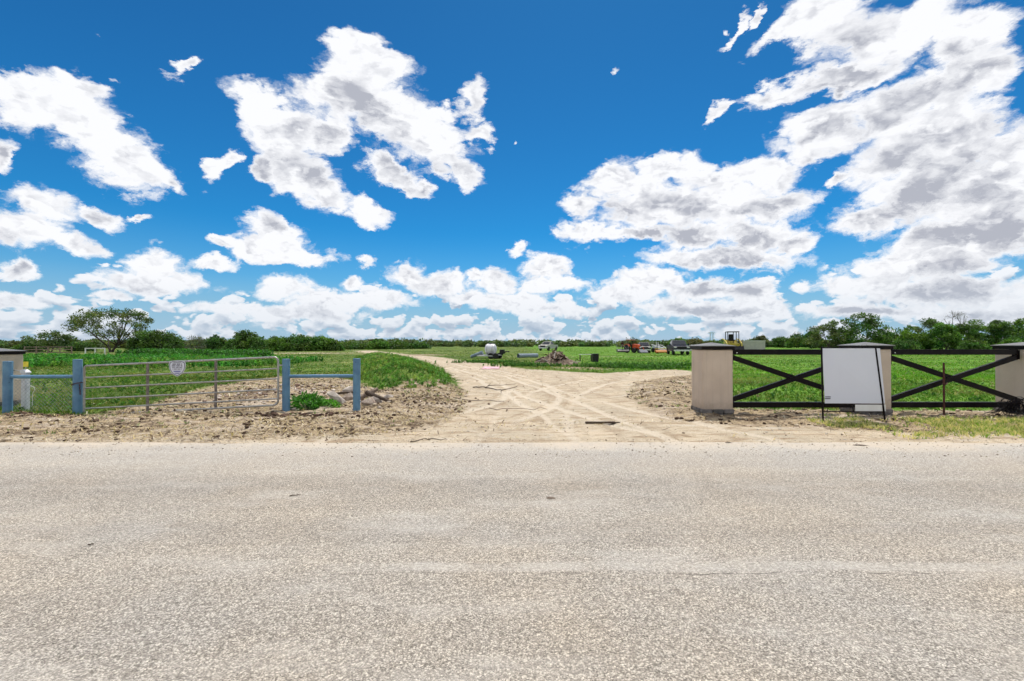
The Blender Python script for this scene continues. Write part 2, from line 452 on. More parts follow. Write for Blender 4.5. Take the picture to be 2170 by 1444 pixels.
# ------------------------------------------------------------------ materials
def mat_new(name):
    m = bpy.data.materials.new(name); m.use_nodes = True
    t = NT(m.node_tree); t.t.nodes.clear()
    out = t.n('ShaderNodeOutputMaterial'); b = t.n('ShaderNodeBsdfPrincipled')
    t.t.links.new(b.outputs[0], out.inputs[0])
    return m, t, b, out
def bump(t, b, h, strength, dist=0.01):
    n = t.n('ShaderNodeBump'); n.inputs['Strength'].default_value = strength; n.inputs['Distance'].default_value = dist
    t.put(n.inputs['Height'], h); t.put(b.inputs['Normal'], n.outputs[0])
def obco(t):
    return t.n('ShaderNodeTexCoord').outputs['Object']
def wpos(t):
    return t.n('ShaderNodeNewGeometry').outputs['Position']
def paint(name, c1, c2, rough=0.5, metal=0.0, scale=6.0, bscale=60.0, bstr=0.15, lo=0.4, hi=0.65, spec=0.5, rust=None, rustlo=0.62):
    m, t, b, _ = mat_new(name)
    p = wpos(t)
    f = t.ramp(t.noise(p, scale, 5, 0.6), lo, hi)
    col = t.mix(f, c1, c2)
    if rust:
        rf = t.ramp(t.noise(p, scale * 3.1, 6, 0.65), rustlo, rustlo + 0.05)
        col = t.mix(rf, col, rust)
    t.put(b.inputs['Base Color'], col)
    b.inputs['Roughness'].default_value = rough; b.inputs['Metallic'].default_value = metal
    b.inputs['Specular IOR Level'].default_value = spec
    if bstr: bump(t, b, t.noise(p, bscale, 4, 0.6), bstr, 0.004)
    return m
M = {}
M['stucco'] = paint('stucco', (0.55, 0.45, 0.36), (0.62, 0.515, 0.415), 0.9, 0, 2.2, 160, 0.5, 0.35, 0.7, 0.2)
def stucco_mat():
    m, t, b, _ = mat_new('stucco')
    p = wpos(t)
    col = t.mix(t.ramp(t.noise(p, 2.2, 5, 0.6), 0.35, 0.7), (0.55, 0.45, 0.36), (0.62, 0.515, 0.415))
    streak = t.ramp(t.noise(t.vec('MULTIPLY', p, (9.0, 9.0, 0.5)), 1.0, 4, 0.6), 0.55, 0.72, 0, 0.30)
    col = t.mix(streak, col, (0.36, 0.29, 0.23))
    sp = t.n('ShaderNodeSeparateXYZ'); t.put(sp.inputs[0], p)
    mud = t.ramp(t.math('ADD', sp.outputs[2], t.math('MULTIPLY', t.noise(p, 6.0, 5, 0.7), 0.5)), 0.38, 0.62, 0.6, 0.0)
    col = t.mix(mud, col, (0.30, 0.22, 0.155))
    t.put(b.inputs['Base Color'], col); b.inputs['Roughness'].default_value = 0.92; b.inputs['Specular IOR Level'].default_value = 0.2
    bump(t, b, t.noise(p, 120, 4, 0.7), 0.8, 0.006)
    return m
M['stucco'] = stucco_mat()
M['stone'] = paint('footing_stone', (0.10, 0.095, 0.09), (0.22, 0.20, 0.185), 0.95, 0, 7, 30, 0.9, 0.4, 0.6, 0.2)
M['cap'] = paint('cap_metal', (0.11, 0.106, 0.10), (0.15, 0.145, 0.14), 0.42, 0.0, 3, 40, 0.05, spec=0.7)
M['black_steel'] = paint('black_painted_steel', (0.006, 0.004, 0.005), (0.012, 0.008, 0.009), 0.38, 0, 5, 80, 0.08, spec=0.12)
M['blue'] = paint('blue_paint', (0.075, 0.18, 0.30), (0.12, 0.26, 0.39), 0.5, 0, 4, 70, 0.25, 0.35, 0.65, 0.5, rust=(0.03, 0.035, 0.05), rustlo=0.66)
M['galv'] = paint('galvanised_tube', (0.33, 0.32, 0.30), (0.46, 0.46, 0.45), 0.42, 0.75, 9, 90, 0.1, rust=(0.22, 0.15, 0.10), rustlo=0.63)
M['stile'] = paint('weathered_stile', (0.17, 0.145, 0.13), (0.26, 0.23, 0.21), 0.6, 0.5, 9, 60, 0.2)
M['rust'] = paint('rusty_steel', (0.055, 0.018, 0.014), (0.12, 0.035, 0.022), 0.8, 0.1, 14, 90, 0.3)
M['board_white'] = paint('sign_sheet', (0.66, 0.68, 0.76), (0.70, 0.72, 0.79), 0.42, 0, 1.2, 20, 0.0, 0.3, 0.7, 0.4)
M['white'] = paint('white_paint', (0.70, 0.70, 0.68), (0.78, 0.78, 0.77), 0.4, 0, 3, 30, 0.05)
M['pvc'] = paint('white_plastic', (0.55, 0.56, 0.60), (0.66, 0.67, 0.70), 0.5, 0, 5, 30, 0.05)
M['print'] = paint('dark_print', (0.03, 0.025, 0.05), (0.06, 0.05, 0.09), 0.6, 0, 30, 30, 0)
M['printblue'] = paint('blue_print', (0.20, 0.20, 0.42), (0.26, 0.26, 0.48), 0.6, 0, 30, 30, 0)
M['yellow'] = paint('yellow_plastic', (0.75, 0.62, 0.03), (0.8, 0.68, 0.05), 0.5, 0, 8, 30, 0)
M['yellow_machine'] = paint('yellow_machine_paint', (0.42, 0.34, 0.03), (0.55, 0.44, 0.05), 0.5, 0, 3, 30, 0.1, rust=(0.1, 0.08, 0.05))
M['orange'] = paint('orange_machine_paint', (0.55, 0.075, 0.012), (0.64, 0.10, 0.02), 0.4, 0, 3, 30, 0.05)
M['orange_dull'] = paint('faded_orange_paint', (0.50, 0.20, 0.02), (0.42, 0.13, 0.02), 0.6, 0, 3, 30, 0.1)
M['tyre'] = paint('rubber', (0.012, 0.012, 0.012), (0.03, 0.028, 0.026), 0.85, 0, 10, 60, 0.3)
M['steel'] = paint('bare_steel', (0.30, 0.30, 0.31), (0.42, 0.42, 0.43), 0.4, 0.7, 5, 60, 0.1)
M['glass'] = paint('vehicle_glass', (0.015, 0.02, 0.03), (0.02, 0.025, 0.04), 0.12, 0, 2, 10, 0, spec=0.5)
M['carblack'] = paint('dark_car_paint', (0.010, 0.009, 0.012), (0.014, 0.013, 0.016), 0.3, 0, 2, 10, 0, spec=0.3)
M['carblue'] = paint('navy_car_paint', (0.008, 0.011, 0.028), (0.012, 0.015, 0.034), 0.3, 0, 2, 10, 0, spec=0.3)
M['chrome'] = paint('bright_trim', (0.6, 0.6, 0.6), (0.7, 0.7, 0.7), 0.25, 0.9, 2, 10, 0)
M['lamp'] = paint('lamp_lens', (0.6, 0.6, 0.58), (0.7, 0.7, 0.68), 0.15, 0, 2, 10, 0)
M['tank'] = paint('white_tank', (0.70, 0.70, 0.74), (0.60, 0.60, 0.66), 0.45, 0, 2, 20, 0.05)
M['pipegrey'] = paint('grey_pipe', (0.16, 0.21, 0.26), (0.22, 0.27, 0.32), 0.5, 0, 4, 30, 0.1)
M['container'] = paint('pale_steel_sheet', (0.42, 0.41, 0.37), (0.50, 0.48, 0.43), 0.6, 0.0, 2, 20, 0.1)
M['concrete'] = paint('broken_concrete', (0.30, 0.255, 0.22), (0.52, 0.47, 0.41), 0.9, 0, 6, 50, 0.8)
M['rock'] = paint('field_rock', (0.26, 0.20, 0.16), (0.46, 0.39, 0.32), 0.95, 0, 8, 40, 0.9)
M['wood'] = paint('weathered_wood', (0.18, 0.13, 0.095), (0.33, 0.26, 0.20), 0.9, 0, 12, 60, 0.7)
M['darkwood'] = paint('dark_wood', (0.045, 0.03, 0.02), (0.09, 0.06, 0.04), 0.9, 0, 12, 60, 0.7)
M['pink'] = paint('pink_cloth', (0.62, 0.36, 0.42), (0.70, 0.45, 0.50), 0.9, 0, 12, 60, 0.4)
M['bark'] = paint('bark', (0.045, 0.035, 0.028), (0.10, 0.08, 0.062), 0.95, 0, 10, 30, 0.8)
M['deadbark'] = paint('dead_twig_bark', (0.13, 0.12, 0.11), (0.20, 0.185, 0.17), 0.95, 0, 10, 30, 0.8)
M['soil_pile'] = paint('heaped_soil', (0.10, 0.07, 0.05), (0.27, 0.21, 0.15), 0.98, 0, 4, 12, 1.0)
M['pylon'] = paint('pale_pole', (0.45, 0.48, 0.50), (0.5, 0.52, 0.55), 0.7, 0, 2, 10, 0)

def foliage_mat(name, mul=(1, 1, 1), trans=0.35, rough=0.6):
    m = bpy.data.materials.new(name); m.use_nodes = True
    t = NT(m.node_tree); t.t.nodes.clear()
    out = t.n('ShaderNodeOutputMaterial')
    at = t.n('ShaderNodeAttribute', attribute_name='tint')
    p = wpos(t)
    v = t.ramp(t.noise(p, 1.7, 3, 0.6), 0.3, 0.7, 0.75, 1.25)
    c = t.vec('MULTIPLY', t.vec('SCALE', at.outputs['Color'], scale=v), mul)
    b = t.n('ShaderNodeBsdfPrincipled'); t.put(b.inputs['Base Color'], c)
    b.inputs['Roughness'].default_value = rough; b.inputs['Specular IOR Level'].default_value = 0.3
    tr = t.n('ShaderNodeBsdfTranslucent'); t.put(tr.inputs['Color'], t.vec('MULTIPLY', c, (1.25, 1.35, 0.7)))
    mx = t.n('ShaderNodeMixShader'); mx.inputs[0].default_value = trans
    t.t.links.new(b.outputs[0], mx.inputs[1]); t.t.links.new(tr.outputs[0], mx.inputs[2])
    t.t.links.new(mx.outputs[0], out.inputs[0])
    return m
M['leaf'] = foliage_mat('tree_leaves')
M['blade'] = foliage_mat('grass_blades', trans=0.4)
M['straw'] = foliage_mat('dry_straw', trans=0.2, rough=0.8)
M['clod'] = foliage_mat('clods_and_stones', trans=0.0, rough=0.95)

def ground_mat():
    m, t, b, _ = mat_new('ground_earth')
    p = wpos(t)
    aS = t.n('ShaderNodeAttribute', attribute_name='zone')
    sp = t.n('ShaderNodeSeparateColor'); t.put(sp.inputs[0], aS.outputs['Color'])
    sand, deb, lush = sp.outputs[0], sp.outputs[1], sp.outputs[2]
    n1 = t.noise(p, 0.7, 6, 0.62); n2 = t.noise(p, 5.0, 6, 0.65); n3 = t.noise(p, 26.0, 5, 0.6)
    stretch = t.vec('MULTIPLY', p, (0.55, 2.0, 1.0))
    n4 = t.noise(stretch, 2.3, 6, 0.65)
    # sandy track
    s1 = t.mix(t.ramp(n1, 0.35, 0.65), (0.45, 0.385, 0.29), (0.57, 0.475, 0.35))
    s1 = t.mix(t.ramp(n4, 0.50, 0.62), s1, (0.36, 0.275, 0.185))
    n7 = t.noise(t.vec('MULTIPLY', p, (0.9, 3.4, 1.0)), 3.2, 6, 0.7)
    s1 = t.mix(t.ramp(n7, 0.585, 0.65, 0, 0.85), s1, (0.22, 0.16, 0.10))
    s1 = t.mix(t.ramp(n4, 0.30, 0.42, 1, 0), s1, (0.56, 0.51, 0.43))
    s1 = t.mix(t.ramp(n3, 0.60, 0.68, 0, 0.55), s1, (0.20, 0.15, 0.10))
    n5 = t.noise(t.vec('MULTIPLY', p, (2.6, 0.32, 1.0)), 1.0, 5, 0.6)
    s1 = t.mix(t.ramp(n5, 0.52, 0.66, 0, 0.7), s1, (0.36, 0.285, 0.20))
    n6 = t.noise(p, 2.6, 6, 0.7)
    s1 = t.mix(t.ramp(n6, 0.58, 0.70, 0, 0.75), s1, (0.30, 0.225, 0.15))
    wr = t.math('ADD', aS.outputs['Alpha'], t.math('MULTIPLY', t.math('SUBTRACT', n2, 0.5), 0.5))
    s1 = t.mix(t.ramp(wr, 0.62, 0.86, 0, 0.75), s1, (0.60, 0.525, 0.42))
    s1 = t.mix(t.ramp(wr, 0.40, 0.26, 0, 0.7), s1, (0.33, 0.25, 0.17))
    # mulch, dead stems and soil
    d1 = t.mix(t.ramp(n2, 0.38, 0.58), (0.09, 0.06, 0.04), (0.40, 0.31, 0.20))
    d1 = t.mix(t.ramp(n3, 0.50, 0.62), d1, (0.47, 0.38, 0.25))
    d1 = t.mix(t.ramp(n4, 0.58, 0.68, 0, 0.9), d1, (0.44, 0.36, 0.29))
    nb = t.noise(t.vec('MULTIPLY', p, (0.55, 1.7, 1.0)), 0.9, 6, 0.65)
    d1 = t.mix(t.ramp(nb, 0.56, 0.64, 0, 0.85), d1, t.mix(t.ramp(n3, 0.4, 0.6), (0.055, 0.036, 0.026), (0.17, 0.12, 0.08)))
    d1 = t.mix(t.ramp(nb, 0.40, 0.48, 0.85, 0), d1, t.mix(t.ramp(n3, 0.45, 0.62), (0.56, 0.48, 0.385), (0.33, 0.25, 0.18)))
    # grass-covered soil
    g1 = t.mix(t.ramp(n2, 0.35, 0.65), (0.07, 0.12, 0.02), (0.13, 0.19, 0.035))
    big = t.noise(p, 0.16, 5, 0.6)
    bigs = t.noise(t.vec('MULTIPLY', p, (0.5, 1.6, 1)), 0.11, 5, 0.6)
    g1 = t.mix(t.ramp(big, 0.48, 0.70, 0, 0.7), g1, (0.24, 0.26, 0.08))
    g1 = t.mix(t.ramp(bigs, 0.56, 0.68, 0, 0.85), g1, (0.34, 0.31, 0.15))
    g1 = t.mix(t.math('MULTIPLY', lush, 0.9), g1, t.mix(t.ramp(n2, 0.35, 0.65), (0.085, 0.20, 0.02), (0.15, 0.30, 0.03)))
    fp = t.ramp(t.noise(t.vec('MULTIPLY', p, (0.35, 1.0, 1.0)), 0.35, 4, 0.6), 0.42, 0.60, 0.62, 1.1)
    g1 = t.vec('SCALE', g1, scale=fp)
    jag = t.math('MULTIPLY', t.math('SUBTRACT', t.noise(p, 2.4, 6, 0.72), 0.5), 1.9)
    fs = t.ramp(t.math('ADD', sand, jag), 0.38, 0.62)
    jag2 = t.math('MULTIPLY', t.math('SUBTRACT', t.noise(t.vec('ADD', p, (9, 4, 2)), 2.1, 6, 0.7), 0.5), 1.5)
    fd = t.ramp(t.math('ADD', deb, jag2), 0.42, 0.60)
    col = t.mix(fs, g1, s1)
    col = t.mix(fd, col, d1)
    t.put(b.inputs['Base Color'], col)
    b.inputs['Roughness'].default_value = 0.97; b.inputs['Specular IOR Level'].default_value = 0.15
    h = t.math('ADD', t.math('MULTIPLY', n2, 0.7), t.math('MULTIPLY', n3, 0.35))
    bump(t, b, h, 0.9, 0.10)
    return m
M['ground'] = ground_mat()

def road_mat():
    m, t, b, _ = mat_new('chip_seal_asphalt')
    p = wpos(t)
    flat = t.vec('MULTIPLY', p, (1.0, 1.0, 0.0))
    wob = t.vec('ADD', flat, t.vec('SCALE', t.vec('SUBTRACT', t.noise(flat, 30, 2, 0.5, color=True), (0.5, 0.5, 0.5)), scale=0.012))
    vn = t.n('ShaderNodeTexVoronoi', feature='F1'); t.put(vn.inputs['Vector'], wob); vn.inputs['Scale'].default_value = 92.0
    v2 = t.n('ShaderNodeTexVoronoi', feature='F1'); t.put(v2.inputs['Vector'], wob); v2.inputs['Scale'].default_value = 170.0
    sc = t.n('ShaderNodeSeparateColor'); t.put(sc.inputs[0], vn.outputs['Color'])
    sc2 = t.n('ShaderNodeSeparateColor'); t.put(sc2.inputs[0], v2.outputs['Color'])
    tone = t.math('ADD', t.math('MULTIPLY', sc.outputs[0], 0.62), t.math('MULTIPLY', sc2.outputs[0], 0.38))
    big = t.noise(flat, 0.55, 5, 0.6)
    med = t.noise(t.vec('MULTIPLY', flat, (0.35, 1.0, 1.0)), 1.7, 6, 0.62)
    stone = t.mix(t.ramp(tone, 0.10, 0.90), (0.205, 0.188, 0.163), (0.69, 0.65, 0.585))
    warm = t.mix(t.ramp(big, 0.35, 0.65), (0.99, 0.99, 1.0), (1.06, 1.0, 0.93))
    stone = t.mix(1.0, stone, warm, 'MULTIPLY')
    binder = (0.055, 0.047, 0.04)
    gap = t.ramp(vn.outputs['Distance'], 0.46, 0.66)
    gap = t.math('MULTIPLY', gap, 0.45)
    pits = t.ramp(t.noise(t.vec('MULTIPLY', flat, (0.8, 1.15, 1)), 105, 3, 0.65), 0.515, 0.60)
    gap = t.math('MAXIMUM', gap, t.math('MULTIPLY', pits, t.ramp(t.noise(flat, 5.0, 4, 0.6), 0.34, 0.62, 0.60, 0.95)))
    col = t.mix(gap, stone, binder)
    # fine dust lying in patches, a smooth seam and a worn lengthwise band
    sp = t.n('ShaderNodeSeparateXYZ'); t.put(sp.inputs[0], p)
    edge = t.ramp(sp.outputs[1], 5.2, 7.3, 0.0, 0.72)
    wig = t.math('MULTIPLY', t.math('SUBTRACT', t.noise(flat, 1.1, 5, 0.6), 0.5), 0.16)
    yy = t.math('ADD', sp.outputs[1], wig)
    seam = t.math('MULTIPLY', t.ramp(t.math('ABSOLUTE', t.math('SUBTRACT', yy, 3.27)), 0.045, 0.085, 1, 0),
                  t.ramp(t.math('ADD', sp.outputs[0], t.math('MULTIPLY', wig, 5)), -1.4, -0.9))
    seam = t.math('MULTIPLY', seam, t.ramp(t.noise(flat, 2.5, 4, 0.6), 0.30, 0.55, 0.12, 0.62))
    dust = t.math('MAXIMUM', t.ramp(med, 0.50, 0.68, 0.0, 0.6), edge)
    dust = t.math('ADD', t.math('MULTIPLY', dust, t.ramp(t.noise(flat, 9, 5, 0.65), 0.3, 0.6, 0.6, 1.0)), 0.05)
    dust = t.math('MAXIMUM', dust, seam)
    col = t.mix(dust, col, t.mix(t.ramp(big, 0.4, 0.6), (0.45, 0.43, 0.40), (0.47, 0.44, 0.40)))
    grit = t.noise(flat, 34.0, 4, 0.7)
    col = t.mix(1.0, col, t.mix(t.ramp(grit, 0.36, 0.64), (0.76, 0.76, 0.76), (1.18, 1.18, 1.17)), 'MULTIPLY')
    # worn wheel bands running along the road and a few stains
    band = t.noise(t.vec('MULTIPLY', flat, (0.06, 1.1, 1.0)), 1.0, 4, 0.55)
    col = t.mix(1.0, col, t.mix(t.ramp(band, 0.35, 0.65), (0.90, 0.89, 0.88), (1.08, 1.07, 1.05)), 'MULTIPLY')
    stain = t.ramp(t.noise(t.vec('MULTIPLY', flat, (0.8, 1.2, 1.0)), 0.9, 6, 0.7), 0.60, 0.72, 0, 0.22)
    col = t.mix(stain, col, (0.22, 0.19, 0.16))
    crack = t.math('MULTIPLY', t.ramp(t.math('ABSOLUTE', t.math('SUBTRACT', yy, 3.175)), 0.0015, 0.006, 1, 0),
                   t.ramp(t.noise(flat, 1.9, 3, 0.6), 0.50, 0.56))
    crack = t.math('MULTIPLY', crack, t.ramp(sp.outputs[0], -1.3, -1.0))
    col = t.mix(crack, col, (0.06, 0.052, 0.045))
    # sand washed and dragged over the broken far edge
    sy = t.math('ADD', sp.outputs[1], t.math('MULTIPLY', t.math('SUBTRACT', t.noise(flat, 0.8, 7, 0.68), 0.5), 2.0))
    spill = t.math('MULTIPLY', t.ramp(sy, 6.80, 7.45), t.ramp(t.noise(flat, 14, 4, 0.7), 0.35, 0.55, 0.45, 1.0))
    col = t.mix(spill, col, (0.52, 0.45, 0.36))
    t.put(b.inputs['Base Color'], col)
    b.inputs['Roughness'].default_value = 0.92; b.inputs['Specular IOR Level'].default_value = 0.25
    h = t.math('SUBTRACT', 1.0, vn.outputs['Distance'])
    h = t.math('MULTIPLY', t.math('ADD', h, t.math('MULTIPLY', sc.outputs[1], 0.5)), t.math('SUBTRACT', 1.0, t.math('MULTIPLY', dust, 0.85)))
    bump(t, b, h, 0.55, 0.008)
    return m
M['road'] = road_mat()

# ------------------------------------------------------------------ ground, track, road
def build_ground():
    ys = [-400, -100, -30, -8, 0, 4, 6.4]
    y, st = 6.7, 0.035
    while y < 4500:
        ys.append(y); y += st; st *= 1.0125 if y < 60 else 1.07
    xs = [0.0]; x, st = 0.0, 0.045
    while x < 4500:
        x += st; st *= 1.004 if x < 16 else 1.07
        xs.append(x)
    xs = np.array([-v for v in xs[::-1]] + xs[1:]); ys = np.array(ys)
    X, Y = np.meshgrid(xs, ys)
    Z = height(X, Y)
    nx, ny = len(xs), len(ys)
    V = np.stack([X, Y, Z], -1).reshape(-1, 3)
    idx = np.arange(nx * ny).reshape(ny, nx)
    F = np.stack([idx[:-1, :-1], idx[:-1, 1:], idx[1:, 1:], idx[1:, :-1]], -1).reshape(-1, 4)
    sdS = poly_sd(X, Y, SAND); 
    sand = np.clip(0.5 - sdS / np.clip(Y * 0.05, 0.45, 4), 0, 1) * 1.0
    deb = np.maximum(np.clip(0.5 - poly_sd(X, Y, DEBRIS_L) / 0.9, 0, 1), np.clip(0.5 - poly_sd(X, Y, DEBRIS_R) / 0.7, 0, 1))
    # a spit of bare pale soil far behind and thin worn patches
    sand = np.maximum(sand, 0.72 * np.exp(-((X + 34) / 12) ** 2 - ((Y - 74) / 4.5) ** 2))
    sand = np.maximum(sand, 0.62 * np.exp(-((X - 9) / 26) ** 2 - ((Y - 56) / 0.8) ** 2))
    deb = deb * np.clip(sstep(7.3, 8.2, Y), 0, 1) * 0.82
    deb = np.maximum(deb, 0.9 * np.exp(-((X + 13) / 5.0) ** 2 - ((Y - 62) / 5.0) ** 2))
    deb = np.maximum(deb, 0.8 * np.exp(-((X - 4.5) / 2.6) ** 2 - ((Y - 29.5) / 2.6) ** 2))
    lush = sstep(2, 9, X) * 0.9 + 0.1
    zone = np.stack([sand, deb, lush], -1).reshape(-1, 3)
    rut = (0.5 + 0.5 * np.clip(ruts(X, Y), -1, 1)).reshape(-1)
    fc = (sdS[:-1, :-1] + sdS[1:, 1:]) / 2 + 0.12 * fbm((X[:-1, :-1]), (Y[:-1, :-1]), 1.3, 4, 77)
    on_track = ((fc < 0) & (Y[:-1, :-1] > 9.2) & (X[:-1, :-1] < 17)).reshape(-1)
    def part(name, mask, label, cat):
        f = F[mask]; used = np.unique(f); remap = np.zeros(len(V), np.int64); remap[used] = np.arange(len(used))
        ob = new_mesh(name, V[used], remap[f], M['ground'], smooth=True)
        a = ob.data.color_attributes.new('zone', 'FLOAT_COLOR', 'POINT')
        c = np.ones((len(used), 4), np.float32); c[:, :3] = zone[used]; c[:, 3] = rut[used]
        a.data.foreach_set('color', c.ravel())
        tag(ob, label, cat, kind='structure')
    part('ground', ~on_track, 'flat green pasture with bare sandy verge along the road', 'ground')
    part('dirt_track', on_track, 'pale sandy dirt drive curving away between the pillars and the field', 'track')
build_ground()
rx = np.concatenate([np.linspace(-300, -20, 15), np.linspace(-19, 19, 77), np.linspace(20, 300, 15)])
ry = np.linspace(-1.6, 7.75, 60)
RX, RY = np.meshgrid(rx, ry)
RZ = 0.002 + 0.004 * fbm(RX, RY, 0.5, 3, 5) - 0.035 * sstep(7.2, 7.75, RY)
idx = np.arange(RX.size).reshape(RX.shape)
RF = np.stack([idx[:-1, :-1], idx[:-1, 1:], idx[1:, 1:], idx[1:, :-1]], -1).reshape(-1, 4)
tag(new_mesh('road', np.stack([RX, RY, RZ], -1).reshape(-1, 3), RF, M['road'], smooth=True),
    'sunlit pale chip-seal road across the whole foreground', 'road', kind='structure')

# ------------------------------------------------------------------ scattered ground cover
def cluster_mesh(name, V, F, C, mat, **kw):
    return new_mesh(name, V, F, mat, cols=C, **kw)

def blades(pts, zs, h, w, tint, n_bl, lean=0.5, seed=0, seg=1):
    """tufts of thin blades: one long triangle pair per blade"""
    r = np.random.default_rng(seed)
    N = len(pts) * n_bl
    base = np.repeat(np.column_stack([pts, zs]), n_bl, 0)
    H = np.repeat(h, n_bl) * r.uniform(0.55, 1.15, N); W = np.repeat(w, n_bl)
    T = np.repeat(tint, n_bl, 0) * r.uniform(0.75, 1.25, (N, 1))
    ang = r.uniform(0, 2 * np.pi, N); ln = r.uniform(0.1, 1.0, N) * lean
    base[:, 0] += np.cos(ang) * W * r.uniform(0, 3, N); base[:, 1] += np.sin(ang) * W * r.uniform(0, 3, N)
    base[:, 2] -= 0.01
    pa = r.uniform(0, 2 * np.pi, N)
    side = np.column_stack([np.cos(pa), np.sin(pa), np.zeros(N)]) * W[:, None] * 0.5
    tip = base + np.column_stack([np.cos(ang) * ln * H, np.sin(ang) * ln * H, H])
    mid = base + np.column_stack([np.cos(ang) * ln * H * 0.3, np.sin(ang) * ln * H * 0.3, H * 0.55])
    V = np.stack([base - side, base + side, mid + side * 0.8, tip, mid - side * 0.8], 1).reshape(-1, 3)
    k = np.arange(N)[:, None] * 5
    # two faces of equal size: quad (0,1,2,4) and quad-like tip as triangle doubled is avoided by using triangles only
    F = np.concatenate([k + [0, 1, 2], k + [0, 2, 4], k + [4, 2, 3]], 0)
    C = np.repeat(T, 5, 0)
    return V, F, C

def leaves(centers, size, tint, seed=0, flat=0.0):
    """one small pointed leaf clump (rhombus bent along its middle) per centre"""
    r = np.random.default_rng(seed)
    N = len(centers)
    a = r.normal(size=(N, 3)); a /= np.linalg.norm(a, axis=1)[:, None]
    b = r.normal(size=(N, 3)); b[:, 2] *= (1 - flat); b -= a * (a * b).sum(1)[:, None]; b /= np.linalg.norm(b, axis=1)[:, None] + 1e-9
    n = np.cross(a, b)
    s = size * r.uniform(0.55, 1.3, N); s = s[:, None]
    V = np.stack([centers - a * s, centers + b * s * 0.45 + n * s * 0.12, centers + a * s, centers - b * s * 0.45 + n * s * 0.12], 1).reshape(-1, 3)
    k = np.arange(N)[:, None] * 4
    F = np.concatenate([k + [0, 1, 2], k + [0, 2, 3]], 0)
    C = np.repeat(tint * r.uniform(0.7, 1.3, (N, 1)), 4, 0)
    return V, F, C

def sample_view(n, d0, d1, power=1.0, seed=0, fov=1.22):
    """points inside the visible wedge between two distances, thinning with distance"""
    r = np.random.default_rng(seed)
    u = r.uniform(0, 1, n)
    if power == 1.0: D = d0 * (d1 / d0) ** u
    else: D = (d0 ** (1 - power) + u * (d1 ** (1 - power) - d0 ** (1 - power))) ** (1 / (1 - power))
    X = r.uniform(-fov, fov, n) * D
    return X, D

def field_tint(X, Y, r):
    lush = sstep(2, 9, X)[:, None]
    olive = np.array([0.19, 0.24, 0.042]); green = np.array([0.10, 0.22, 0.026]); bright = np.array([0.13, 0.31, 0.026]); dry = np.array([0.38, 0.34, 0.14])
    p = sstep(-0.25, 0.35, fbm(X, Y, 0.22, 4, 51))[:, None]
    c = green * (1 - p) + olive * p
    c = c * (1 - lush) + (bright * (1 - p * 0.35) + olive * p * 0.35) * lush
    q = sstep(0.22, 0.5, fbm(X * 0.6, Y * 1.5, 0.18, 4, 61))[:, None] * 0.75
    c = c * (1 - q) + dry * q * 0.8
    c = c * (0.62 + 0.42 * sstep(-0.35, 0.3, fbm(X * 0.4, Y * 1.1, 0.25, 4, 67)))[:, None]
    m = (r.uniform(0, 1, len(X)) < 0.08)[:, None]
    return np.where(m, dry, c)

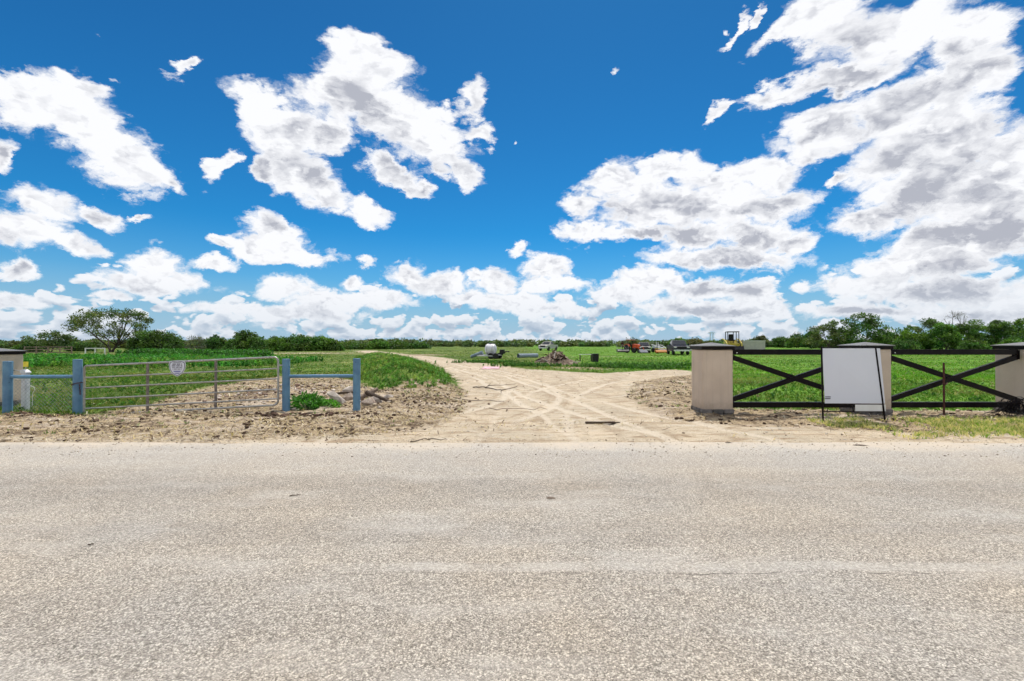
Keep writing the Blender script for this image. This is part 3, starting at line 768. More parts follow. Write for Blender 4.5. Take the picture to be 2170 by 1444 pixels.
def build_grass():
    r = np.random.default_rng(5)
    parts = []
    for (n, d0, d1, hh, ww, nb, sd) in ((30000, 9.6, 22, 0.085, 0.010, 6, 1), (38000, 20, 60, 0.085, 0.022, 5, 2), (22000, 55, 170, 0.085, 0.06, 4, 3)):
        X, Y = sample_view(n, d0, d1, 1.0 if d0 > 15 else 0.4, seed=sd)
        sS = poly_sd(X, Y, SAND) + 0.5 * fbm(X, Y, 1.1, 3, 91) * np.clip(Y / 20, 0.5, 2.5)
        dL = poly_sd(X, Y, DEBRIS_L) + 0.4 * fbm(X, Y, 1.4, 3, 92); dR = poly_sd(X, Y, DEBRIS_R) + 0.4 * fbm(X, Y, 1.4, 3, 93)
        thin = fbm(X, Y, 0.5, 4, 94) + 0.9 * fbm(X * 0.5, Y * 1.2, 0.13, 3, 97)
        keep = (sS > 0.05) & (dL > 0.0) & (dR > 0.0) & (r.uniform(-0.9, 0.9, n) < thin + 0.45 + 0.45 * (Y < 24))
        X, Y = X[keep], Y[keep]
        h = hh * (0.8 + 0.7 * np.clip(fbm(X, Y, 0.35, 3, 95) + 0.3, 0, 1)) * r.uniform(0.7, 1.3, len(X))
        parts.append(blades(np.column_stack([X, Y]), height(X, Y), h, np.full(len(X), ww), field_tint(X, Y, r), nb, 0.7, seed=sd + 10))
    # odd green tufts coming up through the dry stuff
    for poly, n, sd in ((DEBRIS_L, 1700, 131), (DEBRIS_R, 900, 132)):
        P_ = np.array(poly); X = r.uniform(P_[:, 0].min(), P_[:, 0].max(), n); Y = r.uniform(P_[:, 1].min(), P_[:, 1].max(), n)
        k = (poly_sd(X, Y, poly) < 0) & (np.abs(X) < Y * 1.2) & (Y > 8) & (fbm(X, Y, 1.0, 3, 133) > .18); X, Y = X[k], Y[k]
        parts.append(blades(np.column_stack([X, Y]), height(X, Y), r.uniform(.03, .09, len(X)), np.full(len(X), .012), np.array([.11, .21, .035]) * r.uniform(.7, 1.3, (len(X), 1)), 7, 1.3, seed=sd))
    # the thin strip of verge grass on the right
    n = 12000
    X = r.uniform(6.0, 13, n); Y = 7.55 + r.beta(1.6, 2.0, n) * 2.1
    keep = (fbm(X, Y, 1.2, 4, 96) + sstep(6, 11, X) * 0.5 - 0.2 > r.uniform(-0.3, 0.6, n))
    X, Y = X[keep], Y[keep]
    mixc = r.uniform(0, 1, (len(X), 1))
    tt = np.where(mixc < 0.42, np.array([0.20, 0.32, 0.05]), np.array([0.62, 0.55, 0.28]))
    parts.append(blades(np.column_stack([X, Y]), height(X, Y), r.uniform(0.03, 0.11, len(X)), np.full(len(X), 0.010), tt, 6, 1.2, seed=31))
    V = np.concatenate([p[0] for p in parts]); C = np.concatenate([p[2] for p in parts])
    F = []; k = 0
    for p in parts: F.append(p[1] + k); k += len(p[0])
    tag(cluster_mesh('grass', V, np.concatenate(F), C, M['blade']), 'short green pasture grass with dry patches', 'grass', kind='stuff')
build_grass()

def in_poly(n, poly, seed, ragged=0.0):
    r = np.random.default_rng(seed)
    P = np.array(poly); lo, hi = P.min(0), P.max(0)
    X = r.uniform(lo[0], hi[0], n); Y = r.uniform(lo[1], hi[1], n)
    k = poly_sd(X, Y, poly) + ragged * fbm(X, Y, 0.18, 4, seed + 300) < 0
    return X[k], Y[k]

def weed_clumps(X, Y, H, seed, tint, leaf=0.05, per=26, spread=0.7):
    """leafy weeds: stems with pointed leaves all the way up"""
    r = np.random.default_rng(seed)
    N = len(X)
    z0 = height(X, Y)
    t = r.uniform(0.08, 1.0, (N, per))
    ang = r.uniform(0, 6.283, (N, per)); rad = r.uniform(0.1, 1, (N, per)) * spread * H[:, None] * 0.45 * (1.1 - t * 0.6)
    c = np.stack([X[:, None] + np.cos(ang) * rad, Y[:, None] + np.sin(ang) * rad, z0[:, None] + t * H[:, None]], -1).reshape(-1, 3)
    T = np.repeat(tint, per, 0)
    return leaves(c, leaf, T, seed, 0.5)

def join(parts):
    V = np.concatenate([p[0] for p in parts]); C = np.concatenate([p[2] for p in parts]); F = []; k = 0
    for p in parts: F.append(p[1] + k); k += len(p[0])
    return V, np.concatenate(F), C

def build_weeds():
    r = np.random.default_rng(9)
    parts = []
    X, Y = in_poly(9000, BERM, 3, 0.8)
    k = r.uniform(0, 1, len(X)) < np.clip(26 / Y, 0, 1) * 0.9; X, Y = X[k], Y[k]
    H = r.uniform(0.07, 0.27, len(X)) * (0.6 + 0.9 * np.clip(fbm(X, Y, 0.7, 3, 8) + 0.2, 0, 1)); yel = sstep(-.1, .5, fbm(X, Y, .8, 3, 19))[:, None]; tnt = (np.array([0.085, 0.21, 0.032]) * (1 - yel) + np.array([0.22, 0.29, 0.06]) * yel) * r.uniform(0.6, 1.5, (len(X), 1))
    parts.append(weed_clumps(X, Y, H * np.where(Y < 18, .7, 1), 4, tnt * 1.15, 0.034, 22, 1.3))
    parts.append(blades(np.column_stack([X, Y]), height(X, Y), H * 0.9, np.full(len(X), 0.02), tnt * 1.1, 4, 0.5, seed=41))
    # tall weeds on the left behind the pillar and the pipe gate
    P = [(-46,34),(-25,29),(-17,31),(-19,40),(-30,47),(-60,50)]
    X, Y = in_poly(6500, P, 5, 5.0)
    H = r.uniform(0.18, 0.62, len(X)); yel = sstep(0, .5, fbm(X, Y, .3, 3, 29))[:, None]; tnt = (np.array([0.05, 0.20, 0.027]) * (1 - yel) + np.array([0.13, 0.24, 0.04]) * yel) * r.uniform(0.6, 1.5, (len(X), 1))
    parts.append(weed_clumps(X, Y, H, 6, tnt * 1.15, 0.085, 20))
    P = [(-44,54),(-30,52),(-27,58),(-36,64),(-60,70)]
    X, Y = in_poly(5000, P, 7, 6.0)
    H = r.uniform(0.3, 0.9, len(X)); tnt = np.array([0.055, 0.18, 0.028]) * r.uniform(0.7, 1.3, (len(X), 1))
    parts.append(weed_clumps(X, Y, H, 8, tnt, 0.16, 12))
    # weeds round the debris pile and along the far edge of the drive
    for (cx, cy, sx, sy, n, hh) in ((1.0, 32.0, 2.0, 1.4, 260, 0.26), (6.8, 31.0, 2.4, 2.0, 420, 0.34), (-2.0, 38, 3.0, 1.6, 300, 0.26), (9.2, 28.6, 1.6, 1.2, 160, 0.3), (12, 33, 3.0, 1.5, 260, 0.3)):
        X = r.normal(cx, sx * 0.5, n); Y = r.normal(cy, sy * 0.5, n)
        H = r.uniform(0.3, 1.0, n) * hh; tnt = np.array([0.08, 0.20, 0.035]) * r.uniform(0.7, 1.3, (n, 1))
        parts.append(weed_clumps(X, Y, H, int(cx * 10) + 90, tnt, 0.07, 16))
    # scattered low weeds all over the pasture
    X, Y = sample_view(5200, 10.6, 60, 1.0, seed=88)
    k = (poly_sd(X, Y, SAND) > .5) & (poly_sd(X, Y, DEBRIS_L) > .2) & (poly_sd(X, Y, DEBRIS_R) > .2) & (fbm(X, Y, .45, 3, 89) > -.1); X, Y = X[k], Y[k]
    H = r.uniform(0.05, 0.17, len(X)) * np.clip(Y / 25, .8, 1.4); q = r.uniform(0, 1, (len(X), 1))
    tnt = np.where(q < .5, np.array([0.05, 0.15, 0.025]), np.where(q < .85, np.array([0.12, 0.27, 0.04]), np.array([0.36, 0.36, 0.16])))
    parts.append(weed_clumps(X, Y, H, 90, tnt, 0.04, 12, 1.6))
    V, F, C = join(parts)
    tag(cluster_mesh('weeds', V, F, C, M['leaf']), 'dense leafy green weeds along the berm and field edges', 'weeds', kind='stuff')
build_weeds()

_ico = None
def ico():
    global _ico
    if _ico is None:
        bm = bmesh.new(); bmesh.ops.create_icosphere(bm, subdivisions=1, radius=1.0)
        _ico = (np.array([v.co[:] for v in bm.verts]), np.array([[v.index for v in f.verts] for f in bm.faces])); bm.free()
    return _ico
def stones(X, Y, S, tint, seed, sink=0.25, squash=0.65, on=None):
    r = np.random.default_rng(seed); iv, jf = ico(); n = len(X); k = len(iv)
    sc = S[:, None] * np.column_stack([r.uniform(0.7, 1.4, n), r.uniform(0.6, 1.2, n), r.uniform(0.5, 1.0, n) * squash])
    a = r.uniform(0, 6.283, n); ca, sa = np.cos(a), np.sin(a)
    v = iv[None] * sc[:, None, :] * r.uniform(0.72, 1.22, (n, k, 1))
    x = v[..., 0] * ca[:, None] - v[..., 1] * sa[:, None]; y = v[..., 0] * sa[:, None] + v[..., 1] * ca[:, None]
    z0 = (height(X, Y) if on is None else on) + sc[:, 2] * (1 - 2 * sink)
    V = np.stack([x + X[:, None], y + Y[:, None], v[..., 2] + z0[:, None]], -1).reshape(-1, 3)
    F = (jf[None] + (np.arange(n) * k)[:, None, None]).reshape(-1, 3)
    return V, F, np.repeat(tint, k, 0)

def build_debris():
    r = np.random.default_rng(12)
    parts = []; 
    for poly, n, sd in ((DEBRIS_L, 34000, 1), (DEBRIS_R, 26000, 2)):
        X, Y = in_poly(n, poly, sd + 20)
        d = fbm(X * 0.45, Y * 1.5, 1.1, 4, 71) * 1.6
        k = (r.uniform(-0.35, 0.9, len(X)) < d + 0.02) & (np.abs(X) < Y * 1.2) & (Y > 7.5); X, Y = X[k], Y[k]
        S = 0.009 + 0.050 * r.uniform(0, 1, len(X)) ** 5
        u = r.uniform(0, 1, (len(X), 1))
        T = np.where(u < 0.30, np.array([0.36, 0.28, 0.18]), np.where(u < 0.74, np.array([0.07, 0.042, 0.028]), np.array([0.52, 0.43, 0.31])))
        parts.append(stones(X, Y, S, T, sd))
    # broken pale stone pushed into a heap behind the gate, dark turned soil in front of the posts
    n = 620; X = r.normal(-6.4, 1.25, n); Y = r.normal(13.3, 1.25, n)
    parts.append(stones(X, Y, .02 + .055 * r.uniform(0, 1, n) ** 2.2, np.where(r.uniform(0, 1, (n, 1)) < .6, np.array([.58, .50, .43]), np.array([.24, .16, .12])), 61))
    n = 420; X = np.concatenate([r.normal(-4.7, .75, n // 2), r.normal(-10.9, .8, n // 2)]); Y = np.concatenate([r.normal(9.9, .16, n // 2), r.normal(9.75, .2, n // 2)])
    parts.append(stones(X, Y, .015 + .05 * r.uniform(0, 1, n) ** 2, np.array([.085, .05, .035]) * r.uniform(.6, 1.6, (n, 1)), 62))
    n = 260; X = r.normal(-2.6, .9, n); Y = r.normal(12.0, 1.1, n)
    parts.append(stones(X, Y, .015 + .04 * r.uniform(0, 1, n) ** 2, np.where(r.uniform(0, 1, (n, 1)) < .4, np.array([.5, .42, .33]), np.array([.12, .075, .05])), 63))
    # pale loose stones on the track and verge
    X, Y = sample_view(5200, 7.5, 40, 1.0, seed=8, fov=1.2)
    k = (poly_sd(X, Y, SAND) < 0.3); X, Y = X[k], Y[k]
    S = 0.006 + 0.020 * r.uniform(0, 1, len(X)) ** 4 * np.clip(Y / 10, 1, 2)
    T = np.where(r.uniform(0, 1, (len(X), 1)) < 0.55, np.array([0.52, 0.46, 0.38]), np.array([0.18, 0.13, 0.09]))
    parts.append(stones(X, Y, S, T, 9))
    n = 1500; X = r.uniform(-9, 9, n); Y = 7.5 - 1.1 * r.uniform(0, 1, n) ** 1.5
    parts.append(stones(X, Y, r.uniform(.004, .013, n), np.where(r.uniform(0, 1, (n, 1)) < .75, np.array([.5, .43, .34]), np.array([.16, .11, .08])), 19, on=0.003 + 0.02 * sstep(7.1, 7.5, Y)))
    V, F, C = join(parts)
    tag(cluster_mesh('gravel', V, F, C, M['clod']), 'loose clods and small stones strewn over the verge', 'gravel', kind='stuff')
    # straw, chips of mulch and dead stems lying flat
    parts = []
    for poly, n, sd in ((DEBRIS_L, 90000, 3), (DEBRIS_R, 46000, 4), ([(-40,7.5),(40,7.5),(40,9.6),(-40,9.6)], 30000, 5)):
        X, Y = in_poly(n, poly, sd + 40)
        dens = 1.4 * fbm(X * 0.5, Y * 1.7, 0.9, 4, 73) + (0.25 if sd < 5 else -0.05)
        k = (r.uniform(-0.3, 0.8, len(X)) < dens) & (np.abs(X) < Y * 1.2) & (Y > 7.45); X, Y = X[k], Y[k]
        N = len(X); L = 0.02 + 0.13 * r.uniform(0, 1, N) ** 2; a = r.uniform(0, 6.283, N); w = 0.002 + 0.012 * r.uniform(0, 1, N) ** 3
        z = height(X, Y) + r.uniform(0.004, 0.03, N)
        dx = np.column_stack([np.cos(a), np.sin(a), r.normal(0, 0.45, N)]) * L[:, None] * 0.5
        sx = np.column_stack([-np.sin(a), np.cos(a), np.zeros(N)]) * w[:, None]
        c = np.column_stack([X, Y, z]); up = np.array([0, 0, 0.004])
        V = np.stack([c - dx - sx, c - dx + sx, c + dx + sx * .5, c + dx - sx * .5], 1).reshape(-1, 3)
        kk = np.arange(N)[:, None] * 4
        F = np.concatenate([kk + [0, 1, 2], kk + [0, 2, 3]])
        u = r.uniform(0, 1, (N, 1))
        T = np.where(u < 0.50, np.array([0.50, 0.40, 0.22]), np.where(u < 0.84, np.array([0.11, 0.07, 0.045]), np.array([0.68, 0.61, 0.48])))
        parts.append((V, F, np.repeat(T, 4, 0)))
    V, F, C = join(parts)
    tag(cluster_mesh('dead_grass', V, F, C, M['straw']), 'dry straw and dead stems scattered along the verge', 'dead grass', kind='stuff')
build_debris()

# ------------------------------------------------------------------ entrance: pillars, black fences, sign
def stucco_pillar(x, y, w, d, ztop, label, base_z0=0.0, group='stucco gate pillars'):
    t = thing('stucco_pillar', label, 'pillar', (x, y, base_z0), group=group)
    b = MB(); r = np.random.default_rng(int(abs(x) * 10))
    for k in range(2):                                   # two courses of rough footing blocks
        for sx in range(3):
            for sy in range(2):
                bw = (w + 0.05) / 3; bd = (d + 0.05) / 2
                b.box((-(w + 0.05) / 2 + bw * (sx + 0.5) + r.uniform(-.006, .006), -(d + 0.05) / 2 + bd * (sy + 0.5) + r.uniform(-.008, .008), 0.035 + k * 0.093),
                      (bw * 0.98, bd * 0.98, 0.088), (0, 0, r.uniform(-.03, .03)))
    b.build('footing', M['stone'], t, bevel=0.012)
    MB().box((0, 0, (0.16 + ztop) / 2), (w, d, ztop - 0.16)).build('shaft', M['stucco'], t, bevel=0.012, segs=3)
    o = 0.012
    MB().box((0, 0, ztop + 0.036), (w + 2 * o + .03, d + 2 * o + .03, 0.070)).build('cap_band', M['black_steel'], t, bevel=0.004)
    e = 0.055; W, D_ = w / 2 + e, d / 2 + e; z0 = ztop + 0.073
    c = MB()
    c.add([(-W, -D_, z0), (W, -D_, z0), (W, D_, z0), (-W, D_, z0), (-W, -D_, z0 + .014), (W, -D_, z0 + .014), (W, D_, z0 + .014), (-W, D_, z0 + .014), (0, 0, z0 + .088)],
          [(3, 2, 1, 0), (0, 1, 5, 4), (1, 2, 6, 5), (2, 3, 7, 6), (3, 0, 4, 7), (4, 5, 8), (5, 6, 8), (6, 7, 8), (7, 4, 8)])
    c.build('cap', M['cap'], t, bevel=0.006)
    return t
PW = 0.66
stucco_pillar(4.49, 10.24, PW, 0.62, 1.47, 'beige stucco pillar with flat dark cap at the right side of the dirt drive')
stucco_pillar(7.95, 10.24, PW, 0.62, 1.48, 'beige stucco pillar with flat dark cap half hidden by the blank white sign')
stucco_pillar(11.52, 10.24, PW, 0.62, 1.48, 'beige stucco pillar at the right edge with dark wire at its foot')
stucco_pillar(-12.92, 11.42, PW, 0.62, 1.34, 'beige stucco pillar at the left edge behind the round blue post', gz(-12.9, 11.4) - 0.02)

def black_panel(x0, x1, y, label, flip=False):
    t = thing('fence_panel', label, 'fence', (x0, y, 0), group='black steel cross fence panels')
    L = x1 - x0
    MB().box((L / 2, 0, 1.419), (L, 0.10, 0.118)).build('rail', M['black_steel'], t, bevel=0.006)
    MB().box((L / 2, 0, 0.262), (L, 0.10, 0.118)).build('rail', M['black_steel'], t, bevel=0.006)
    a = math.atan2(1.22 - 0.42, L - 0.2)
    ll = math.hypot(L, 1.0)
    for s, dy, dd in ((1, -0.012, 0.070), (-1, 0.012, 0.074)):
        ang = math.atan2(0.94, L) * s
        m = MB().box((L / 2, dy, 0.842), (math.hypot(L, 0.94) - 0.03, dd, 0.105), (0, -ang, 0))
        m.build('brace', M['black_steel'], t, bevel=0.005)
    for x in (0.006, L - 0.006):
        MB().box((x, 0, 1.32 if x < 1 else 1.36), (0.012, 0.16, 0.33 if x < 1 else 0.20)).build('end_plate', M['black_steel'], t, bevel=0.002)
        MB().box((x, 0, 0.30), (0.012, 0.16, 0.22)).build('end_plate', M['black_steel'], t, bevel=0.002)
    for x in (0.05, L - 0.05):
        MB().tube([(x + 0.05, -0.066, 1.405), (x + 0.05, -0.050, 1.405)], 0.014, 6).build('bolt', M['chrome'], t)
    return t
black_panel(4.822, 7.618, 10.02, 'black cross-braced fence panel between the first pillar and the white sign')
black_panel(8.282, 11.10, 10.02, 'black cross-braced fence panel behind the rusty stake, at the far right')

def white_sign():
    t = thing('blank_sign', 'blank white real estate sign in thin black frame before the middle pillar', 'sign', (6.9, 9.22, 0))
    X = lambda px, D: XD(px, D) - 6.9
    y = 0.0
    p = MB().tube([(X(1740.5, 9.29), .03, -0.05), (X(1736, 9.29), .0, 1.545)], 0.017, 8); p.build('frame_post', M['black_steel'], t)
    p = MB().tube([(X(1876, 9.15), -.07, -0.05), (X(1861, 9.15), .0, 1.525)], 0.017, 8); p.build('frame_post', M['black_steel'], t)
    for z, name in ((1.522, 'frame_bar'), (0.385, 'frame_bar'), (0.232, 'frame_bar')):
        f = (1.53 - z) / 1.53
        x0 = X(1736 + 4.5 * f, 9.29); x1 = X(1862 + 14 * f, 9.15)
        MB().tube([(x0, .01 * f, z), (x1, -.06 * f, z - 0.004)], 0.011, 8).build(name, M['black_steel'], t)
    MB().tube([(X(1805, 9.2), -.03, 0.385), (X(1806, 9.2), -.04, 0.232)], 0.012, 8).build('frame_bar', M['black_steel'], t)
    b = MB(); z0, z1 = 0.398, 1.508
    xa, xb, xc, xd = X(1743.5, 9.25), X(1868, 9.25), X(1862, 9.25), X(1740, 9.25)
    b.add([(xa, -.028, z0), (xb, -.052, z0), (xc, -.004, z1), (xd, -.004, z1), (xa, -.022, z0), (xb, -.046, z0), (xc, .002, z1), (xd, .002, z1)],
          [(0, 1, 2, 3), (7, 6, 5, 4), (0, 4, 5, 1), (1, 5, 6, 2), (2, 6, 7, 3), (3, 7, 4, 0)])
    b.build('sign_panel', M['board_white'], t)
    b = MB(); xa, xb = X(1808, 9.22), X(1872, 9.22)
    b.box(((xa + xb) / 2, -.046, 0.309), (xb - xa, 0.006, 0.13)); b.build('rider_panel', M['white'], t)
    b = MB()
    for i in range(5): b.box((X(1747, 9.22) + i * 0.022, -.034, 0.530), (0.014, 0.003, 0.020))
    b.box((X(1751, 9.22), -.0345, 0.495), (0.11, 0.003, 0.016))
    b.build('mark', M['print'], t)
white_sign()

t = thing('steel_stake', 'rusty red T-shaped steel stake standing in front of the crossed braces', 'stake', (9.36, 9.86, 0))
b = MB().box((0, 0, 0.56), (0.034, 0.006, 1.26)).box((0, 0.015, 0.56), (0.006, 0.03, 1.26))
for k in range(22): b.box((0, -0.006, 0.12 + k * 0.05), (0.012, 0.007, 0.012))
b.build('shaft', M['rust'], t)
MB().tube([(-.05, -.01, .735), (0, -.03, .72), (.05, -.01, .735), (.09, .02, .75)], 0.012, 6).build('wire_tie', M['rust'], t)

# tangle of black wire at the foot of the right-hand pillar
r_ = np.random.default_rng(3)
b = MB()
for k in range(16):
    c = Vector((r_.uniform(-.10, .10), r_.uniform(-.12, .12), 0.26 + r_.uniform(-.05, .05))); ra = r_.uniform(0.12, 0.20); tl = r_.uniform(-.9, .9)
    b.tube([c + Vector((math.cos(a) * ra, math.sin(a) * ra * math.sin(tl), math.sin(a) * ra * math.cos(tl))) for a in np.linspace(0, 6.28, 15)], 0.006, 5, cap=False)
for k in range(34):
    a = r_.uniform(2.2, 4.3); L = r_.uniform(0.3, 0.8); zz = r_.uniform(.0, .22)
    b.tube([(0, 0, .18), (math.cos(a) * L * .5, -.05, .18 + zz), (math.cos(a) * L, math.sin(a) * .2, 0.03 + r_.uniform(0, .08))], [.006, .004, .003], 5)
o = b.build('wire_coil', M['black_steel']); o.location = (10.66, 9.62, gz(10.66, 9.62) - 0.02)
tag(o, 'tangled coil of dark wire lying against the right-edge pillar', 'wire')

# ------------------------------------------------------------------ left: blue posts and rails, tube gate
def blue_frame(xa, ya, za, xb, yb, zb, zr, label, mesh_panel):
    t = thing('post_and_rail', label, 'fence', (xa, ya, 0), group='blue pipe post frames')
    dx, dy = xb - xa, yb - ya
    za0, zb0 = gz(xa, ya), gz(xb, yb)
    for x, y, z, z0 in ((0, 0, za, za0), (dx, dy, zb, zb0)):
        MB().lathe([(0.084, z0 - 0.1), (0.084, z - 0.004), (0.080, z), (0.02, z + 0.002)], (x, y, 0), 24).build('post', M['blue'], t, smooth=True)
    MB().tube([(0.03, 0, zr), (dx - 0.03, dy, zr + 0.004)], 0.040, 14).build('rail', M['blue'], t, smooth=True)
    if mesh_panel:
        b = MB(); n = 26
        for k in range(-n, n):
            for s in (1, -1):
                x0 = 0.1 + k * 0.085; z0 = 0.08; L = dx - 0.12; zt = zr - 0.05
                pts = []
                for j in range(2):
                    pts.append((x0 if j == 0 else x0 + (zt - z0), z0 if (j == 0) == (s > 0) else zt))
                (a0, c0), (a1, c1) = pts
                # clip to the panel
                def clip(a0, c0, a1, c1):
                    lo, hi = 0.09, L
                    if a1 < lo or a0 > hi: return None
                    if a0 < lo: c0 += (c1 - c0) * (lo - a0) / (a1 - a0); a0 = lo
                    if a1 > hi: c1 = c0 + (c1 - c0) * (hi - a0) / (a1 - a0); a1 = hi
                    return a0, c0, a1, c1
                q = clip(a0, c0, a1, c1)
                if q and q[2] - q[0] > 0.01:
                    b.tube([(q[0], dy * q[0] / dx + 0.05, q[1]), (q[2], dy * q[2] / dx + 0.05, q[3])], 0.0028, 4, cap=False)
        b.build('wire_mesh', M['steel'], t)
    return t
blue_frame(-11.32, 10.22, 1.21, -9.80, 10.27, 1.25, 0.858, 'round blue pipe posts with rail and wire mesh at the left edge', True)
blue_frame(-5.27, 10.62, 1.248, -3.65, 10.70, 1.256, 0.842, 'round blue pipe posts and rail behind the green bush', False)

def tube_gate():
    x0, y0, x1, y1 = -9.68, 10.30, -5.42, 10.55
    L = math.hypot(x1 - x0, y1 - y0)
    t = thing('tube_gate', 'long galvanised tube farm gate, closed and sagging to the left', 'gate', (x0, y0, 0), math.atan2(y1 - y0, x1 - x0))
    sl = (1.294 - 1.098) / L
    Z = lambda x, off: 1.098 + sl * x - off
    rr = 0.11; H = 1.118
    pts = [(0, 0, Z(0, H) + 0.03), (0, 0, Z(0, 0.03)), (0.03, 0, Z(0.03, 0))]
    pts += [(L - rr, 0, Z(L - rr, 0))] + [(L - rr + rr * math.sin(a), 0, Z(L, 0) - rr + rr * math.cos(a)) for a in np.linspace(0.2, 1.57, 7)]
    pts += [(L, 0, Z(L, H) + rr)] + [(L - rr + rr * math.cos(a), 0, Z(L, H) + rr - rr * math.sin(a)) for a in np.linspace(0.2, 1.57, 6)]
    pts += [(0.0, 0, Z(0, H))]
    MB().tube(pts, 0.023, 10).build('outer_tube', M['galv'], t, smooth=True)
    for off in (0.267, 0.50, 0.75, 0.965):
        MB().tube([(0, 0, Z(0, off)), (L, 0, Z(L, off))], 0.018, 10).build('rail', M['galv'], t, smooth=True)
    for px in (314, 453):
        D = 10.4; x = (XD(px, D) - x0) / math.cos(math.atan2(y1 - y0, x1 - x0))
        MB().box((x, 0.012, Z(x, H / 2)), (0.055, 0.030, H - 0.02)).build('stile', M['stile'], t, bevel=0.006)
    for z in (0.25, 0.9):
        MB().tube([(L + 0.0, 0, z + 0.2), (L + 0.16, 0.02, z + 0.2)], 0.016, 8).build('hinge', M['steel'], t)
    return t, sl
gate, GSL = tube_gate()

# the small shield-shaped sign wired to the gate
t = thing('shield_sign', 'small white shield-shaped notice hung on the tube gate', 'sign', (XD(377, 10.36), 10.345, ZD(780.5, 10.36)), R(3.3))
sh = [(-.165, .145), (-.10, .168), (0, .182), (.10, .168), (.165, .145), (.185, .09), (.172, -.02), (.125, -.11), (.05, -.165), (0, -.188), (-.05, -.165), (-.125, -.11), (-.172, -.02), (-.185, .09)]
MB().prism(sh, 0.004, 'y').build('plate', M['board_white'], t)
b = MB()
ring_o = [Vector((x * .93, -.0035, z * .93)) for x, z in sh]; ring_i = [Vector((x * .86, -.0035, z * .86)) for x, z in sh]
b.add(ring_o + ring_i, [(i, (i + 1) % 14, 14 + (i + 1) % 14, 14 + i) for i in range(14)])
for z, w, n in ((.128, .17, 0), (.092, .21, 11), (.052, .23, 12), (.012, .22, 14), (-.022, .20, 13)):
    if n == 0: b.box((0, -.004, z), (w, .002, .010)); continue
    cw = w / n
    for i in range(n):
        if (i * 7 + int(z * 1000)) % 5 == 0: continue
        b.box((-w / 2 + cw * (i + .5), -.004, z), (cw * .74, .002, .024 if n < 13 else .016))
b.build('lettering', M['print'], t)
MB().box((0, -.0042, -.075), (.15, .002, .030)).box((0, -.0042, -.118), (.10, .002, .022)).build('emblem', M['printblue'], t)

# chain round the post
b = MB()
for k in range(22):
    a = k / 22 * 6.283; c = Vector((-9.80 + 0.105 * math.cos(a), 10.27 + 0.10 * math.sin(a), 0.70 + 0.03 * math.cos(a)))
    d1 = Vector((-math.sin(a), math.cos(a), 0)); d2 = Vector((0, 0, 1)) if k % 2 else Vector((math.cos(a), math.sin(a), 0))
    b.tube([c + d1 * 0.021 * math.cos(q) + d2 * 0.012 * math.sin(q) for q in np.linspace(0, 6.283, 9)], 0.0045, 5, cap=False)
for k in range(7):
    c = Vector((-9.70 + 0.003 * k, 10.21, 0.68 - 0.034 * k)); d2 = Vector((1, 0, 0)) if k % 2 else Vector((0, 1, 0))
    b.tube([c + Vector((0, 0, 1)) * 0.021 * math.cos(q) + d2 * 0.012 * math.sin(q) for q in np.linspace(0, 6.283, 9)], 0.0045, 5, cap=False)
tag(b.build('chain', M['rust']), 'reddish chain looped round the blue post at the gate end', 'chain')

# white plastic utility marker beside the left pillar
mx, my = XD(55, 10.75), 10.75
t = thing('marker_post', 'white plastic marker post with yellow top beside the left pillar', 'post', (mx, my, gz(mx, my)))
MB().box((0, 0, .44), (0.125, 0.105, 0.90)).build('body', M['pvc'], t, bevel=0.012, segs=3)
MB().prism([(-.075, .89), (.075, .89), (.075, .915), (-.02, .985), (-.075, .96)], 0.13, 'y').build('cap', M['pvc'], t, bevel=0.006)
b = MB().box((0, 0, 1.10), (0.12, 0.012, 0.12)); b.build('plate', M['yellow'], t, bevel=0.003)
MB().tube([(0, 0, .95), (0, 0, 1.04)], 0.008, 6).build('stem', M['steel'], t)
b = MB().tube([(-.26, -.06, .93), (-.2, -.06, .97), (-.12, -.05, .95), (-.05, -.03, .93)], 0.011, 6)
b.build('tap', M['steel'], t, smooth=True)
b = MB()
pt = [(0.06, -.02, .62), (.14, -.03, .60), (.24, -.03, .555), (.25, -.03, .50), (.20, -.03, .42), (.19, -.03, .12)]
b.tube(pt, 0.007, 6).tube([(-.32, -.07, .78), (-.1, -.08, .755), (.06, -.06, .75)], 0.007, 6)
b.build('wire', M['white'], t, smooth=True)

# leafy bush between the right pair of blue posts
def leafy_bush(x, y, w, h, d, n, tint, leaf, label, seed):
    r = np.random.default_rng(seed); z0 = gz(x, y)
    t = thing('bush', label, 'bush', (x, y, z0))
    u = r.normal(size=(n, 3)); u /= np.linalg.norm(u, axis=1)[:, None]; u[:, 2] = np.abs(u[:, 2])
    lump = 1 + 0.35 * fbm(u[:, 0] * 2 + u[:, 2], u[:, 1] * 2, 1.3, 3, seed)
    rad = r.uniform(0.35, 1.0, n) ** 0.5 * lump
    c = u * rad[:, None] * np.array([w / 2, d / 2, h])
    V, F, C = leaves(c, leaf, np.tile(tint, (n, 1)) * (0.8 + 0.6 * r.uniform(0, 1, (n, 1))), seed, 0.3)
    cluster_mesh('foliage', V, F, C, M['leaf'], parent=t)
    b = MB()
    for k in range(14):
        a = r.uniform(0, 6.28); q = r.uniform(.3, .8)
        b.tube([(0, 0, -.03), (math.cos(a) * w * .2 * q, math.sin(a) * d * .2 * q, h * .4), (math.cos(a) * w * .42 * q, math.sin(a) * d * .42 * q, h * .8 * q)], [.010, .007, .003], 5)
    b.build('stems', M['bark'], t)
leafy_bush(XD(652, 11.0), 11.0, 0.85, 0.40, 0.7, 1500, (0.06, 0.20, 0.025), 0.04, 'low leafy green bush between the right pair of blue posts', 4)
leafy_bush(XD(690, 11.1), 11.15, 0.70, 0.22, 0.5, 700, (0.09, 0.26, 0.03), 0.035, 'flat bright green clump of weeds beside the right blue post', 6)

